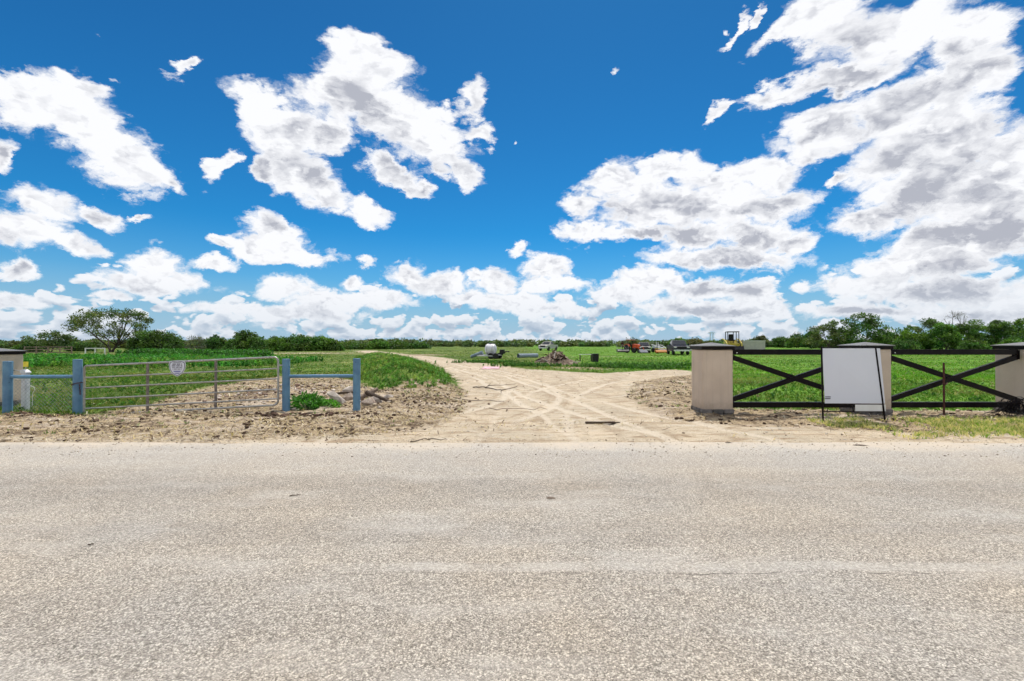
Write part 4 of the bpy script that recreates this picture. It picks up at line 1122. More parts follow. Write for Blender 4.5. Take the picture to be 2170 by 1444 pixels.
# rubble beside the blue post
def rock(name, x, y, s, rz, mat, label, cat, group=None, tilt=(0, 0), seed=0, sharp=True, lift=0.5):
    r = np.random.default_rng(seed)
    bm = bmesh.new()
    for k in range(15):
        u = r.normal(size=3); u /= np.abs(u).max()
        bm.verts.new((u[0] * s[0] * .52, u[1] * s[1] * .52, u[2] * s[2] * .5 * r.uniform(.7, 1)))
    res = bmesh.ops.convex_hull(bm, input=bm.verts[:])
    bmesh.ops.delete(bm, geom=[v for v in bm.verts if not v.link_faces], context='VERTS')
    bmesh.ops.bevel(bm, geom=bm.edges[:], offset=min(s) * .03, segments=1, affect='EDGES', clamp_overlap=True)
    me = bpy.data.meshes.new(name); bm.to_mesh(me); bm.free(); me.materials.append(mat)
    o = bpy.data.objects.new(name, me); COL.objects.link(o)
    o.location = (x, y, gz(x, y) + s[2] * 0.5 * lift); o.rotation_euler = (tilt[0], tilt[1], rz)
    return tag(o, label, cat, group)
GR = 'broken pieces dumped by the blue post'
rock('concrete_slab', XD(712, 11.9), 11.9, (.50, .22, .34), .15, M['concrete'], 'pale triangular concrete slab left of the right blue post', 'rubble', GR, (0.3, 0.5), 2)
rock('rock', XD(738, 12.2), 12.3, (.40, .3, .30), .4, M['rock'], 'brown rock lying just left of the right blue post', 'rock', GR, (0, .2), 3)
rock('rock', XD(745, 13.2), 13.2, (.42, .3, .36), .1, M['concrete'], 'grey-white rock behind the top of the rubble heap', 'rock', GR, (0, -.2), 4)
rock('rock', XD(783, 11.6), 11.6, (.36, .30, .28), .9, M['rock'], 'squarish brown rock just right of the right blue post', 'rock', GR, (.1, 0), 5)
rock('rock', XD(800, 11.9), 11.9, (.30, .26, .22), .2, M['concrete'], 'pale mottled rock at the right of the squarish brown rock', 'rock', GR, (.1, .2), 6)
rock('rock', XD(826, 12.6), 12.6, (.34, .24, .18), .5, M['concrete'], 'flat white rock at the right end of the rubble', 'rock', GR, (0, .1), 8)
rock('rock', XD(668, 11.35), 11.3, (.20, .18, .15), .5, M['rock'], 'small tan rock behind the green bush', 'rock', GR, (0, .1), 18)
def log(name, p0, p1, r0, r1, mat, label, cat='log', seed=0):
    r = np.random.default_rng(seed); b = MB()
    p0, p1 = Vector(p0), Vector(p1); pts = []; rad = []
    for i in range(8):
        f = i / 7; p = p0.lerp(p1, f) + Vector((r.uniform(-1, 1), r.uniform(-1, 1), r.uniform(-1, 1))) * r0 * .22
        pts.append(p); rad.append((r0 + (r1 - r0) * f) * r.uniform(.85, 1.15))
    b.tube(pts, rad, 9)
    o = b.build(name, mat, smooth=True); return tag(o, label, cat)
def onG(px, py, dz=0.0, D=None):
    x, y = G(px, py)
    return (x, y, gz(x, y) + dz)
x_, y_ = XD(765, 12.1), 12.1
log('log', (XD(762, 12), 12, .16), (XD(800, 12.3), 12.3, .38), .07, .055, M['wood'], 'short weathered log leaning up behind the right blue post', seed=1)
log('log', (XD(775, 12.0), 12.1, .30), (XD(834, 11.7), 11.6, .10), .075, .03, M['darkwood'], 'dark pointed log sloping down right of the rubble', seed=2)
log('branch', (XD(702, 12.4), 12.4, .24), (XD(760, 12.4), 12.3, .30), .035, .025, M['darkwood'], 'dark branch lying across the rubble behind the post', 'branch', seed=3)

# sticks and boards on the drive and the road
def stick(name, px0, py0, px1, py1, r, mat, label, cat, seed=0, wav=0.05, dz=0.02):
    rr = np.random.default_rng(seed); a = onG(px0, py0, dz); b_ = onG(px1, py1, dz)
    pts = []; n = 9
    for i in range(n):
        f = i / (n - 1); x = a[0] + (b_[0] - a[0]) * f; y = a[1] + (b_[1] - a[1]) * f
        y += rr.uniform(-1, 1) * wav * (0 < i < n - 1) * 3; x += rr.uniform(-1, 1) * wav
        base = gz(x, y) if y > 7.7 else 0.003
        pts.append((x, y, base + r * .8 + rr.uniform(0, .01)))
    o = MB().tube(pts, [r * (1 - .5 * i / n) for i in range(n)], 7).build(name, mat, smooth=True)
    return tag(o, label, cat)
b = MB(); r3 = np.random.default_rng(8)
def seg(p, q, ra, rb):
    pts = []
    for i in range(5):
        f = i / 4; x = p[0] + (q[0] - p[0]) * f; y = p[1] + (q[1] - p[1]) * f
        pts.append((x, y + r3.uniform(-.12, .12) * (0 < i < 4), gz(x, y) + .022 + .006 * i))
    b.tube(pts, [ra + (rb - ra) * i / 4 for i in range(5)], 6)
A_ = G(1002, 823); B_ = G(1028, 825); C_ = G(1062, 829); D_ = G(1096, 825)
seg(A_, B_, .02, .018); seg(B_, C_, .018, .016); seg(C_, D_, .015, .010); seg(B_, G(1040, 815), .014, .006); seg(G(1034, 819), G(1094, 818), .014, .006); seg(C_, G(1062, 838), .012, .006)
tag(b.build('fallen_branch', M['darkwood'], smooth=True), 'dark forked branch lying across the dirt drive', 'branch')
stick('stick', 962, 851, 1068, 854, .010, M['darkwood'], 'long thin stick lying at the left side of the drive', 'stick', 3)
stick('stick', 1036, 869, 1160, 868, .009, M['wood'], 'thin pale stick lying near the middle of the drive', 'stick', 4)
stick('stick', 868, 937, 940, 931, .008, M['darkwood'], 'thin curved stick on the sand near the road edge', 'stick', 5)
x, y = G(1272, 899)
t = MB().box((0, 0, 0), (.60, .075, .035)).box((.33, 0, .0), (.14, .02, .02), (0, 0, .2)).build('board', M['darkwood'], bevel=0.006)
t.location = (x, y, gz(x, y) + .02); t.rotation_euler = (0, 0, .02)
tag(t, 'short dark board lying on the sand at the mouth of the drive', 'board')
x, y = G(1165, 1056)
def leaf_litter(name, px, py, w, label, mat, seed, cat):
    x, y = G(px, py); r = np.random.default_rng(seed); b = MB()
    for k in range(5):
        a = r.uniform(-.5, .5); L = w * r.uniform(.4, .8); ox = r.uniform(-.25, .25) * w
        b.tube([(ox - L / 2, a * .04, .004), (ox - L * .1, a * .08, .010), (ox + L * .2, a * .05 + .01, .007), (ox + L / 2, a * .09, .004)], [.002, .005, .004, .0015], 5)
    o = b.build(name, mat, smooth=True); o.location = (x, y, 0.003); return tag(o, label, cat)
leaf_litter('dry_leaf', 1165, 1056, .14, 'dark curled dead leaf on the road below the drive', M['wood'], 3, 'leaf')
stick('twig', 615, 1053, 638, 1050, .006, M['darkwood'], 'small dark twig on the road left of centre', 'twig', 6, 0.003, 0)
stick('twig', 190, 1157, 202, 1154, .006, M['darkwood'], 'tiny dark twig on the road at lower left', 'twig', 7, 0.002, 0)
leaf_litter('dry_leaf', 1543, 939, .12, 'dark dead leaf at the road edge below the first pillar', M['darkwood'], 8, 'leaf')
leaf_litter('dry_leaf', 1822, 945, .18, 'long dark dead leaf at the road edge below the white sign', M['darkwood'], 9, 'leaf')
x, y = G(1040, 781); r3 = np.random.default_rng(4); n = 14
xs_ = np.linspace(-.55, .55, n); ys_ = np.linspace(-1.1, 1.1, n)
VX, VY = np.meshgrid(xs_, ys_); VZ = height(VX + x, VY + y) + .02 + .05 * np.abs(fbm(VX, VY, 2.5, 3, 4))
VX = VX * (1 + .2 * fbm(VY, VX, 1.0, 2, 9))
ii = np.arange(n * n).reshape(n, n)
o = new_mesh('cloth', np.stack([VX + x, VY + y, VZ], -1).reshape(-1, 3), np.stack([ii[:-1, :-1], ii[:-1, 1:], ii[1:, 1:], ii[1:, :-1]], -1).reshape(-1, 4), M['pink'], smooth=True)
tag(o, 'crumpled pale pink cloth lying on the dirt drive', 'cloth')
sm = o.modifiers.new('thickness', 'SOLIDIFY'); sm.thickness = 0.01

# ------------------------------------------------------------------ things out in the field
def box_p(t, name, mat, c, d, rot=None, bev=0.01): return MB().box(c, d, rot).build(name, mat, t, bevel=bev)
def wheel(t, x, y, r, w, axis='y', name='wheel', rim=True):
    prof = [(r * .55, -w / 2), (r * .93, -w / 2), (r, -w * .3), (r, w * .3), (r * .93, w / 2), (r * .55, w / 2)]
    m = MB().lathe(prof, n=18)
    def turn(mb):
        mb.v = [((vx + x, vz + y, vy + r) if axis == 'y' else (vz + x, vx + y, vy + r)) for vx, vy, vz in mb.v]; return mb
    o = turn(m).build(name, M['tyre'], t, smooth=True)
    if rim: turn(MB().lathe([(.02, -w * .42), (r * .5, -w * .42), (r * .56, -w * .3), (r * .56, w * .3), (r * .5, w * .42), (.02, w * .42)], n=14)).build('rim', M['steel'], o, smooth=True)
    return o

def pickup(px, base_py, rz, mat, label, D=None, group='parked pickup trucks', scale=1.0):
    D = D or CAMH * FPX / (base_py - HY)
    x = XD(px, D)
    t = thing('pickup_truck', label, 'truck', (x, D, gz(x, D)), rz, group); t.scale = (scale,) * 3
    # faces -X (front), length 5.4, width 1.95
    W = 1.9
    body = [(-2.7, .48), (-2.72, .95), (-2.55, 1.08), (-1.30, 1.16), (-1.25, 1.18), (.55, 1.18), (.62, 1.16), (2.68, 1.16), (2.70, .52), (2.35, .45), (2.3, .62), (2.05, .82), (1.65, .82), (1.4, .62), (1.35, .42), (-1.35, .42), (-1.4, .62), (-1.62, .82), (-2.02, .82), (-2.28, .62), (-2.35, .45)]
    MB().prism(body, W, 'y').build('body', mat, t, bevel=0.03)
    cabp = [(-1.30, 1.17), (-.62, 1.78), (.40, 1.80), (.62, 1.17)]
    c = MB(); n = 4
    vs_ = [(a, -W / 2 + .06 + (.14 if z > 1.3 else 0), z) for a, z in cabp] + [(a, W / 2 - .06 - (.14 if z > 1.3 else 0), z) for a, z in cabp]
    c.add(vs_, [(0, 1, 2, 3), (7, 6, 5, 4)] + [(i, i + 4, (i + 1) % 4 + 4, (i + 1) % 4) for i in range(4)])
    c.build('cab', mat, t, bevel=0.03)
    MB().add([(-1.24, -.76, 1.24), (-1.24, .76, 1.24), (-.70, .68, 1.73), (-.70, -.68, 1.73), (-1.27, -.76, 1.23), (-1.27, .76, 1.23), (-.735, .68, 1.735), (-.735, -.68, 1.735)],
             [(4, 5, 6, 7), (3, 2, 1, 0), (0, 1, 5, 4), (1, 2, 6, 5), (2, 3, 7, 6), (3, 0, 4, 7)]).build('windscreen', M['glass'], t)
    for s in (-1, 1):
        w1 = [(-1.02, 1.24), (-.62, 1.68), (-.12, 1.70), (-.12, 1.24)]; w2 = [(-.05, 1.24), (-.05, 1.70), (.34, 1.70), (.48, 1.24)]
        for wp in (w1, w2):
            b = MB(); yy = lambda z: s * (W / 2 - .05 - .14 * (z - 1.2) / .55)
            b.add([(a, yy(z), z) for a, z in wp] + [(a, yy(z) + s * .012, z) for a, z in wp], [(0, 1, 2, 3), (7, 6, 5, 4)] + [(i, i + 4, (i + 1) % 4 + 4, (i + 1) % 4) for i in range(4)])
            b.build('side_window', M['glass'], t)
        box_p(t, 'headlight', M['lamp'], (-2.66, s * .74, .92), (.12, .32, .18), bev=.02)
        box_p(t, 'mirror', mat, (-1.0, s * 1.08, 1.27), (.10, .20, .20), bev=.02)
        for wx in (-1.82, 1.85): wheel(t, wx, s * (W / 2 - .12), .38, .26)
    box_p(t, 'grille', M['carblack'], (-2.70, 0, .88), (.08, 1.05, .30), bev=.02)
    box_p(t, 'bumper', M['chrome'], (-2.76, 0, .55), (.14, 1.85, .20), bev=.03)
    box_p(t, 'licence_plate', M['white'], (-2.84, 0, .56), (.02, .32, .14), bev=.002)
    return t
PK = pickup(1364, 748, R(78), M['carblack'], 'black pickup truck facing the road beside the orange tractor', D=78)
pickup(1436, 751, R(80), M['carblue'], 'dark blue pickup truck parked nearest the first pillar', D=66, scale=1.15)
pickup(1162, 742, R(62), M['container'], 'white pickup truck parked behind the debris pile', D=98, scale=1.1)

def tractor(px, D, rz, label):
    x = XD(px, D); t = thing('tractor', label, 'tractor', (x, D, gz(x, D)), rz)
    MB().prism([(-1.5, .75), (-1.55, 1.25), (-1.35, 1.42), (-.2, 1.48), (-.1, .8)], .62, 'y').build('hood', M['orange'], t, bevel=.04)
    box_p(t, 'chassis', M['tyre'], (-.3, 0, .68), (2.3, .4, .28))
    for s in (-1, 1):
        wheel(t, .75, s * .72, .68, .40); wheel(t, -1.05, s * .62, .42, .26)
        MB().prism([(.05, 1.1), (.35, 1.48), (1.05, 1.5), (1.45, 1.15), (1.4, 1.1), (1.0, 1.40), (.4, 1.38), (.15, 1.08)], .34, 'y').build('fender', M['orange'], t).location.y = s * .72
        MB().tube([(.95, s * .45, 1.2), (.98, s * .45, 2.15)], .035, 6).build('roll_bar', M['carblack'], t)
        MB().tube([(-.9, s * .48, 1.05), (-1.9, s * .46, .95), (-2.5, s * .42, .35)], .05, 6).build('loader_arm', M['orange'], t)
    box_p(t, 'canopy', M['orange'], (.75, 0, 2.18), (1.2, 1.15, .08), bev=.02)
    box_p(t, 'seat', M['tyre'], (.75, 0, 1.25), (.45, .48, .14)); box_p(t, 'seat_back', M['tyre'], (.98, 0, 1.5), (.12, .46, .45))
    MB().tube([(.2, 0, 1.1), (.38, 0, 1.5)], .03, 6).build('steering_column', M['carblack'], t)
    MB().prism([(-2.45, .1), (-2.95, .12), (-2.9, .2), (-2.55, .55), (-2.42, .55)], 1.5, 'y').build('bucket', M['steel'], t)
    return t
tractor(1342, 77, R(112), 'orange tractor with front loader beside the black pickup truck')

def skid_steer(px, D, rz, label, body, fork=False, scale=1.0, group=None):
    x = XD(px, D); t = thing('skid_loader', label, 'loader', (x, D, gz(x, D)), rz, group); t.scale = (scale,) * 3
    MB().prism([(-1.0, .35), (-1.05, .8), (-.6, .95), (.3, .98), (.5, 1.25), (1.25, 1.2), (1.3, .4)], 1.1, 'y').build('body', body, t, bevel=.03)
    for s in (-1, 1):
        for wx in (-.62, .62): wheel(t, wx, s * .72, .40, .28)
        MB().tube([(-.72, s * .5, .9), (-.66, s * .5, 2.0)], .04, 6).build('cab_post', M['carblack'], t)
        MB().tube([(.5, s * .5, 1.2), (.5, s * .5, 2.0)], .04, 6).build('cab_post', M['carblack'], t)
        MB().tube([(1.15, s * .66, 1.35), (0, s * .68, 1.25), (-1.25, s * .66, .85), (-1.55, s * .6, .35)], .06, 6).build('lift_arm', body, t)
        if fork: box_p(t, 'fork', M['carblack'], (-2.1, s * .35, .16), (1.1, .12, .05))
    box_p(t, 'cab_roof', M['carblack'], (-.08, 0, 2.04), (1.3, 1.12, .08), bev=.02)
    box_p(t, 'cab_front_bar', M['carblack'], (-.68, 0, 1.45), (.05, .06, 1.1)) if fork else None
    box_p(t, 'seat', M['tyre'] if fork else M['white'], (.15, 0, 1.2), (.45, .5, .15)); box_p(t, 'seat_back', M['tyre'] if fork else M['white'], (.36, 0, 1.52), (.12, .48, .6), bev=.04)
    MB().prism([(-1.55, .12), (-1.95, .12), (-1.95, .18), (-1.62, .62), (-1.52, .62)], 1.5, 'y').build('bucket', M['steel'] if not fork else M['carblack'], t)
    return t
skid_steer(1395, 80, R(100), 'white compact loader with open cab behind the orange implement', M['white'])
skid_steer(1551, 80, R(75), 'yellow loader with black roll cage, taller than the pillar beside it', M['yellow_machine'], True, 1.75)

def implement(px, D, w, h, d, mat, label, extra, name, cat, rz=0.0):
    x = XD(px, D); t = thing(name, label, cat, (x, D, gz(x, D)), rz)
    MB().prism([(-d / 2, 0.12), (d / 2, 0.12), (d / 2, h), (-d * .2, h * .9), (-d / 2, h * .5)], w, 'x').build('deck', mat, t, bevel=.02)
    extra(t); return t
def fl(t):
    for s in (-1, 1):
        MB().tube([(s * .95, .25, .5), (s * .95, .3, 1.5)], .03, 6).build('upright', M['steel'], t)
        MB().tube([(s * .9, -.5, .2), (0, .1, 1.4)], .025, 6).build('stay', M['steel'], t)
    MB().tube([(0, .3, .3), (0, .3, 2.0)], .05, 6).build('mast', M['rust'], t)
    MB().box((0, .3, 1.55), (.5, .1, .35)).box((0, .3, 1.9), (.3, .1, .15)).build('gearbox', M['rust'], t, bevel=.02)
implement(1320, 76, 1.9, .62, 1.2, M['carblack'], 'black flail mower deck with red mast at the left of the machines', fl, 'mower', 'mower')
def disc(t):
    for s in (-1, 1):
        MB().tube([(s * .9, 0, .2), (s * .9, .2, .95)], .03, 6).build('upright', M['orange_dull'], t)
        wheel(t, s * .8, -.15, .22, .12, name='gauge_wheel', rim=False)
    MB().tube([(-1, .1, .75), (1, .1, .75)], .04, 6).build('tool_bar', M['yellow'], t)
implement(1402, 73, 2.0, .55, .9, M['orange_dull'], 'low orange and yellow farm implement before the white loader', disc, 'implement', 'implement')

# small grey trailer with stacked panels right of the dark blue pickup
D = 70; x = XD(1459, D)
t = thing('utility_trailer', 'small pale utility trailer half hidden behind the first pillar', 'trailer', (x, D, gz(x, D)), R(80))
box_p(t, 'bed', M['steel'], (0, 0, .55), (2.6, 1.3, .10))
for s in (-1, 1):
    wheel(t, 0.1, s * .78, .36, .22)
    for k in range(3): MB().tube([(-1.3, s * .65, .75 + .28 * k), (1.3, s * .65, .75 + .28 * k)], .025, 6).build('side_rail', M['white'], t)
    for k in (-1.3, 0, 1.3): MB().tube([(k, s * .65, .55), (k, s * .65, 1.4)], .025, 6).build('side_post', M['white'], t)
MB().tube([(-1.3, .4, .5), (-2.3, 0, .45)], .04, 6).tube([(-1.3, -.4, .5), (-2.3, 0, .45)], .04, 6).build('drawbar', M['steel'], t)
# livestock panels standing between the pickup and the loader
D = 86; x = XD(1381, D)
t = thing('panel_fence', 'pale stacked livestock panels behind the black pickup truck', 'panel', (x, D, gz(x, D)))
for k in range(5): MB().tube([(-.9, 0, .5 + .32 * k), (.9, 0, .5 + .32 * k)], .035, 6).build('bar', M['container'], t)
for s in (-1, 1): MB().tube([(s * .9, 0, -.05), (s * .9, 0, 2.0)], .04, 6).build('upright', M['container'], t)

# pale water container beside the yellow loader
D = 80; x = XD(1592, D)
t = thing('container', 'long pale grey-green metal container standing behind the fence', 'container', (x, D, gz(x, D)))
b = MB(); n = 22; L = 3.9
b.box((0, 0, 1.0), (L, 1.9, 1.9))
b.build('body', M['container'], t, bevel=.03)
b = MB()
for k in range(7): b.box((0, -.965, .25 + .25 * k), (L - .2, .04, .06))
b.build('ribs', M['container'], t, bevel=.01)
MB().box((0, 0, 2.0), (L + .1, 2.0, .08)).build('rim', M['white'], t, bevel=.02)
MB().box((0, 0, .02), (L - .3, 1.5, .12)).build('skids', M['darkwood'], t)

# white tank on a skid trailer
D = 47.5; x = XD(1040, D)
t = thing('tank_trailer', 'white round tank on a low dark trailer left of the debris pile', 'trailer', (x, D, gz(x, D)), R(-14))
b = MB().lathe([(.02, -.56), (.34, -.55), (.50, -.46), (.55, -.30), (.55, .30), (.50, .46), (.34, .55), (.02, .56)], n=24)
b.v = [(z, xx, yy + .98) for xx, yy, z in b.v]
tk = b.build('tank', M['tank'], t, smooth=True)
b = MB()
for k in (-.28, .28):
    b.tube([(k, .562 * math.cos(a), .98 + .562 * math.sin(a)) for a in np.linspace(0, 6.283, 25)], .022, 5, cap=False)
b.build('strap', M['steel'], tk)
MB().lathe([(.15, 1.52), (.15, 1.60), (.11, 1.62)], n=14).build('lid', M['carblack'], tk)
box_p(t, 'frame', M['steel'], (0, 0, .36), (2.2, 1.2, .10)); box_p(t, 'deck', M['white'], (-.4, -.75, .30), (1.7, .25, .07))
for s in (-1, 1): wheel(t, .75, s * .74, .30, .20); wheel(t, .2, s * .74, .30, .20)
MB().tube([(1.1, .3, .4), (1.7, 0, .75), (2.0, 0, .7)], .06, 6).build('hitch', M['carblack'], t)
box_p(t, 'engine', M['carblack'], (1.25, 0, .72), (.45, .6, .45), bev=.04)
MB().tube([(-2.2, .1, .18), (-.9, 0, .62)], [.16, .22], 10).build('hose', M['pipegrey'], t, smooth=True)
# culvert pipe
D = 49; x = XD(1098, D)
b = MB(); n = 20; r0, r1 = .24, .215
def ringp(yy, r): return [(r * math.cos(6.283 * k / n), yy, .24 + r * math.sin(6.283 * k / n)) for k in range(n)]
vs_ = ringp(0, r0) + ringp(2.6, r0) + ringp(2.6, r1) + ringp(0, r1); fs = []
for j in range(4):
    for k in range(n): fs.append((j * n + k, j * n + (k + 1) % n, ((j + 1) % 4) * n + (k + 1) % n, ((j + 1) % 4) * n + k))
b.add(vs_, fs)
o = b.build('culvert_pipe', M['pipegrey'], smooth=True); o.location = (x, D, gz(x, D) - .03); o.rotation_euler = (0, 0, R(-55))
tag(o, 'grey culvert pipe lying in the grass right of the white tank', 'pipe')
# black bin and the plank beside it
D = 39.5; x = XD(1261, D)
t = thing('black_bin', 'small black upright bin standing alone in the grass', 'bin', (x, D, gz(x, D)), R(8))
MB().prism([(-.24, 0), (.24, 0), (.27, .66), (-.27, .66)], .46, 'y').build('body', M['carblack'], t, bevel=.02)
MB().box((0, 0, .69), (.60, .52, .05)).build('lid', M['carblack'], t, bevel=.015)
D = 40.5; x = XD(1241, D)
t = thing('bench_board', 'long white plank set level beside the black bin', 'plank', (x, D, gz(x, D)), R(4))
MB().box((0, 0, .62), (1.15, .28, .045)).build('plank', M['white'], t, bevel=.006)
for s in (-1, 1): MB().box((s * .5, 0, .29), (.05, .2, .62)).build('leg', M['darkwood'], t)
# debris pile
D = 35.5; x = XD(1172, D); z0 = gz(x, D)
t = thing('debris_pile', 'dark pile of soil, broken boards and roots beside the drive', 'pile', (x, D, z0))
n = 60; gx = np.linspace(-2.1, 2.2, n); gy = np.linspace(-1.6, 1.6, n)
PX, PY = np.meshgrid(gx, gy)
prof = np.clip(1 - np.sqrt(((PX - .15) / 1.95) ** 2 + (PY / 1.5) ** 2), 0, 1)
PZ = prof ** 0.9 * 1.05 + (prof > 0) * (0.16 * fbm(PX, PY, 2.2, 4, 5) + 0.05 * fbm(PX, PY, 8, 3, 6)) * np.clip(prof * 4, 0, 1) - 0.06
ii = np.arange(n * n).reshape(n, n)
new_mesh('mound', np.stack([PX, PY, PZ], -1).reshape(-1, 3), np.stack([ii[:-1, :-1], ii[:-1, 1:], ii[1:, 1:], ii[1:, :-1]], -1).reshape(-1, 4), M['soil_pile'], t, smooth=True)
r4 = np.random.default_rng(21)
for k in range(26):
    px_, py_ = r4.normal(.25, .62), r4.uniform(-1.0, .5)
    pr = max(0, 1 - math.sqrt(((px_ - .15) / 1.95) ** 2 + (py_ / 1.5) ** 2)) ** 0.9 * 1.02
    L = r4.uniform(.25, .85)
    m_ = ['wood', 'darkwood', 'concrete', 'wood', 'rust'][k % 5]
    o = MB().box((0, 0, 0), (L, r4.uniform(.05, .16), r4.uniform(.03, .07))).build('scrap_board', M[m_], t, bevel=.006)
    o.location = (px_, py_, pr + .03); o.rotation_euler = (r4.uniform(-.6, .6), r4.uniform(-.9, .9), r4.uniform(0, 3.1))
for k in range(8):
    px_, py_ = r4.normal(.2, .9), r4.uniform(-1.1, .2); pr = max(0, 1 - math.sqrt(((px_ - .15) / 1.95) ** 2 + (py_ / 1.5) ** 2)) ** 0.9 * 1.02
    a = r4.uniform(0, 3.1); c_, s_ = math.cos(a), math.sin(a)
    MB().tube([(px_, py_, pr), (px_ + c_ * .3, py_ + s_ * .2, pr + r4.uniform(.05, .25)), (px_ + c_ * .6, py_ + s_ * .3, pr + r4.uniform(-.1, .3))], [.035, .025, .01], 6).build('root', M['darkwood'], t)

# ------------------------------------------------------------------ old fences and pylon far back
def rail_fence(pxa, pxb, D, label, mat, rails, posts, h):
    xa, xb = XD(pxa, D), XD(pxb, D); L = xb - xa; z0 = gz((xa + xb) / 2, D)
    t = thing('rail_fence', label, 'fence', (xa, D, z0), group='old rail fences far back')
    for k in range(rails):
        z = h * (k + 1) / rails - .05
        b = MB(); n = posts
        b.box((L / 2, -.06, z), (L, .04, .12)); b.build('rail', mat, t)
    for k in range(posts): MB().box((L * k / (posts - 1), 0, h / 2 - .05), (.12, .12, h + .15)).build('post', mat, t, bevel=.01)
rail_fence(52, 152, 66, 'grey weathered rail fence beyond the left pillar', M['wood'], 3, 5, 1.15)
rail_fence(181, 222, 64, 'low white rail frame in front of the big spreading tree', M['white'], 1, 3, 0.95)
def pylon(px, D, top):
    x = XD(px, D); z0 = gz(x, D); h = ZD(top, D) - z0
    t = thing('power_pylon', 'pale twin-pole power pylon far behind the first pillar', 'pylon', (x, D, z0))
    for s in (-1, 1): MB().tube([(s * 1.3, 0, -1), (s * 1.3, 0, h)], [.38, .28], 8).build('pole', M['pylon'], t)
    MB().box((0, 0, h - .8), (7.0, .4, .45)).build('crossarm', M['pylon'], t)
pylon(1508, 420, 704)

# ------------------------------------------------------------------ trees
def tree(name, px, top_py, w_px, D, label, group, seed, tint, leaf=0.17, n_lobes=26, lobe=.17, per=110, base=.0, trunks=2, round_=.5,
         hollow=.55, skew=0.0, bare=0, bark='bark', flatten=.75):
    """trunk, limbs reaching into every lobe, and a crown of leaf clumps gathered in uneven lobes"""
    x = XD(px, D); z0 = gz(x, D)
    H = ZD(top_py, D) - z0; W = w_px / FPX * D
    t = thing(name, label, 'tree' if H > 2.9 else 'bush', (x, D, z0), group=group)
    r = np.random.default_rng(seed)
    lr = lobe * W; zb = H * base; cz = (zb + H) / 2 if base > .12 else zb; hz = (H - cz) - lr * flatten * .75; hw = max(W / 2 - lr * .8, .1)
    C0 = []
    tries = 0
    while len(C0) < n_lobes and tries < 6000:
        tries += 1
        u = r.normal(size=3); u /= np.linalg.norm(u)
        if base <= .12: u[2] = abs(u[2])
        q = r.uniform(.2, 1) ** (round_ * .6)
        p = np.array([u[0] * hw * q + skew * u[2], u[1] * hw * q * .85, cz + u[2] * hz * q])
        if p[2] < zb + lr * .25: continue
        if all(np.linalg.norm((p - c) * [1, 1, 1.2]) > lr * .80 for c in C0) or tries > 3000: C0.append(p)
    C0 = np.array(C0)
    # limbs
    b = MB(); fork_z = max(zb * .55, H * .10); forks = []
    for k in range(trunks):
        a = 6.283 * k / trunks + r.uniform(-.5, .5); lean = (0.10 if trunks > 1 else .03) * H
        f = Vector((math.cos(a) * lean, math.sin(a) * lean, fork_z * r.uniform(.85, 1.15)))
        rad = (.026 * H + .03) / trunks ** .4
        b.tube([(math.cos(a) * .1, math.sin(a) * .1, -.2), tuple(f * .5 + Vector((r.normal(0, .05), r.normal(0, .05), 0))), tuple(f)], [rad * 1.25, rad, rad * .85], 8, cap=False)
        forks.append((f, rad * .8))
    order = r.permutation(len(C0)); mains = C0[order[:max(3, len(C0) // 5)]]
    nodes = []
    for m in mains:
        f, rad = min(forks, key=lambda g: (g[0].x - m[0]) ** 2 + (g[0].y - m[1]) ** 2)
        mid = f.lerp(Vector(m), .5) + Vector((r.normal(0, .04) * W * .3, r.normal(0, .04) * W * .3, -.02 * H)); e = f.lerp(Vector(m), .85)
        b.tube([tuple(f), tuple(mid), tuple(e)], [rad * .7, rad * .45, rad * .25], 6, cap=False)
        nodes += [(f.lerp(mid, .6), rad * .5), (mid, rad * .42), (e, rad * .25)]
    for c in C0:
        cv = Vector(c); n_, rad = min(nodes, key=lambda g: (g[0] - cv).length)
        mid = n_.lerp(cv, .5) + Vector((r.normal(0, .06), r.normal(0, .06), r.normal(0, .06))) * lr
        b.tube([tuple(n_), tuple(mid), tuple(cv)], [rad * .8, rad * .5, max(rad * .25, .012)], 5, cap=False)
        for j in range(2 + bare):
            u = r.normal(size=3); u[2] = abs(u[2]) * (1.5 if bare else 1); u /= np.linalg.norm(u)
            b.tube([tuple(mid), tuple(cv + Vector(u) * lr * .5), tuple(cv + Vector(u) * lr * (1.25 if bare else .9))], [max(rad * .3, .014), .016, .008], 4, cap=False)
    b.build('trunk', M[bark], t, smooth=True)
    if per:
        per = int(per * (1.9 if group == GL else 1.35)); n = len(C0) * per; ci = np.repeat(np.arange(len(C0)), per)
        u = r.normal(size=(n, 3)); u /= np.linalg.norm(u, axis=1)[:, None]
        q = r.uniform(0, 1, n) ** .45 * (1 - .0) ; q = np.where(r.uniform(0, 1, n) < .8, np.clip(q, hollow, 1.12), q)
        lrs = (lr * r.uniform(.65, 1.25, len(C0)))[ci][:, None]
        c = C0[ci] + u * q[:, None] * lrs * np.array([1.0, 1.0, flatten]) * r.uniform(.85, 1.15, (n, 1))
        c = c + r.normal(0, .05, c.shape)
        c[:, 2] = np.maximum(c[:, 2], .05)
        lum = r.uniform(.72, 1.32, len(C0))[ci][:, None]; hue = r.uniform(-1, 1, len(C0))[ci][:, None]
        tn = np.array(tint) * lum * np.concatenate([1 + .22 * hue, 1 + 0 * hue, 1 - .1 * hue], 1)
        V, F, C = leaves(c, leaf * 1.35, tn, seed, .2)
        cluster_mesh('crown', V, F, C, M['leaf'], parent=t)
    return t
oak = (0.075, 0.145, 0.030); dk = (0.065, 0.135, 0.030); lt = (0.095, 0.20, 0.034); gr = (0.12, 0.15, 0.075); op = (0.10, 0.145, 0.05)
GL = 'trees along the left field edge'; GRt = 'trees beyond the right fence'
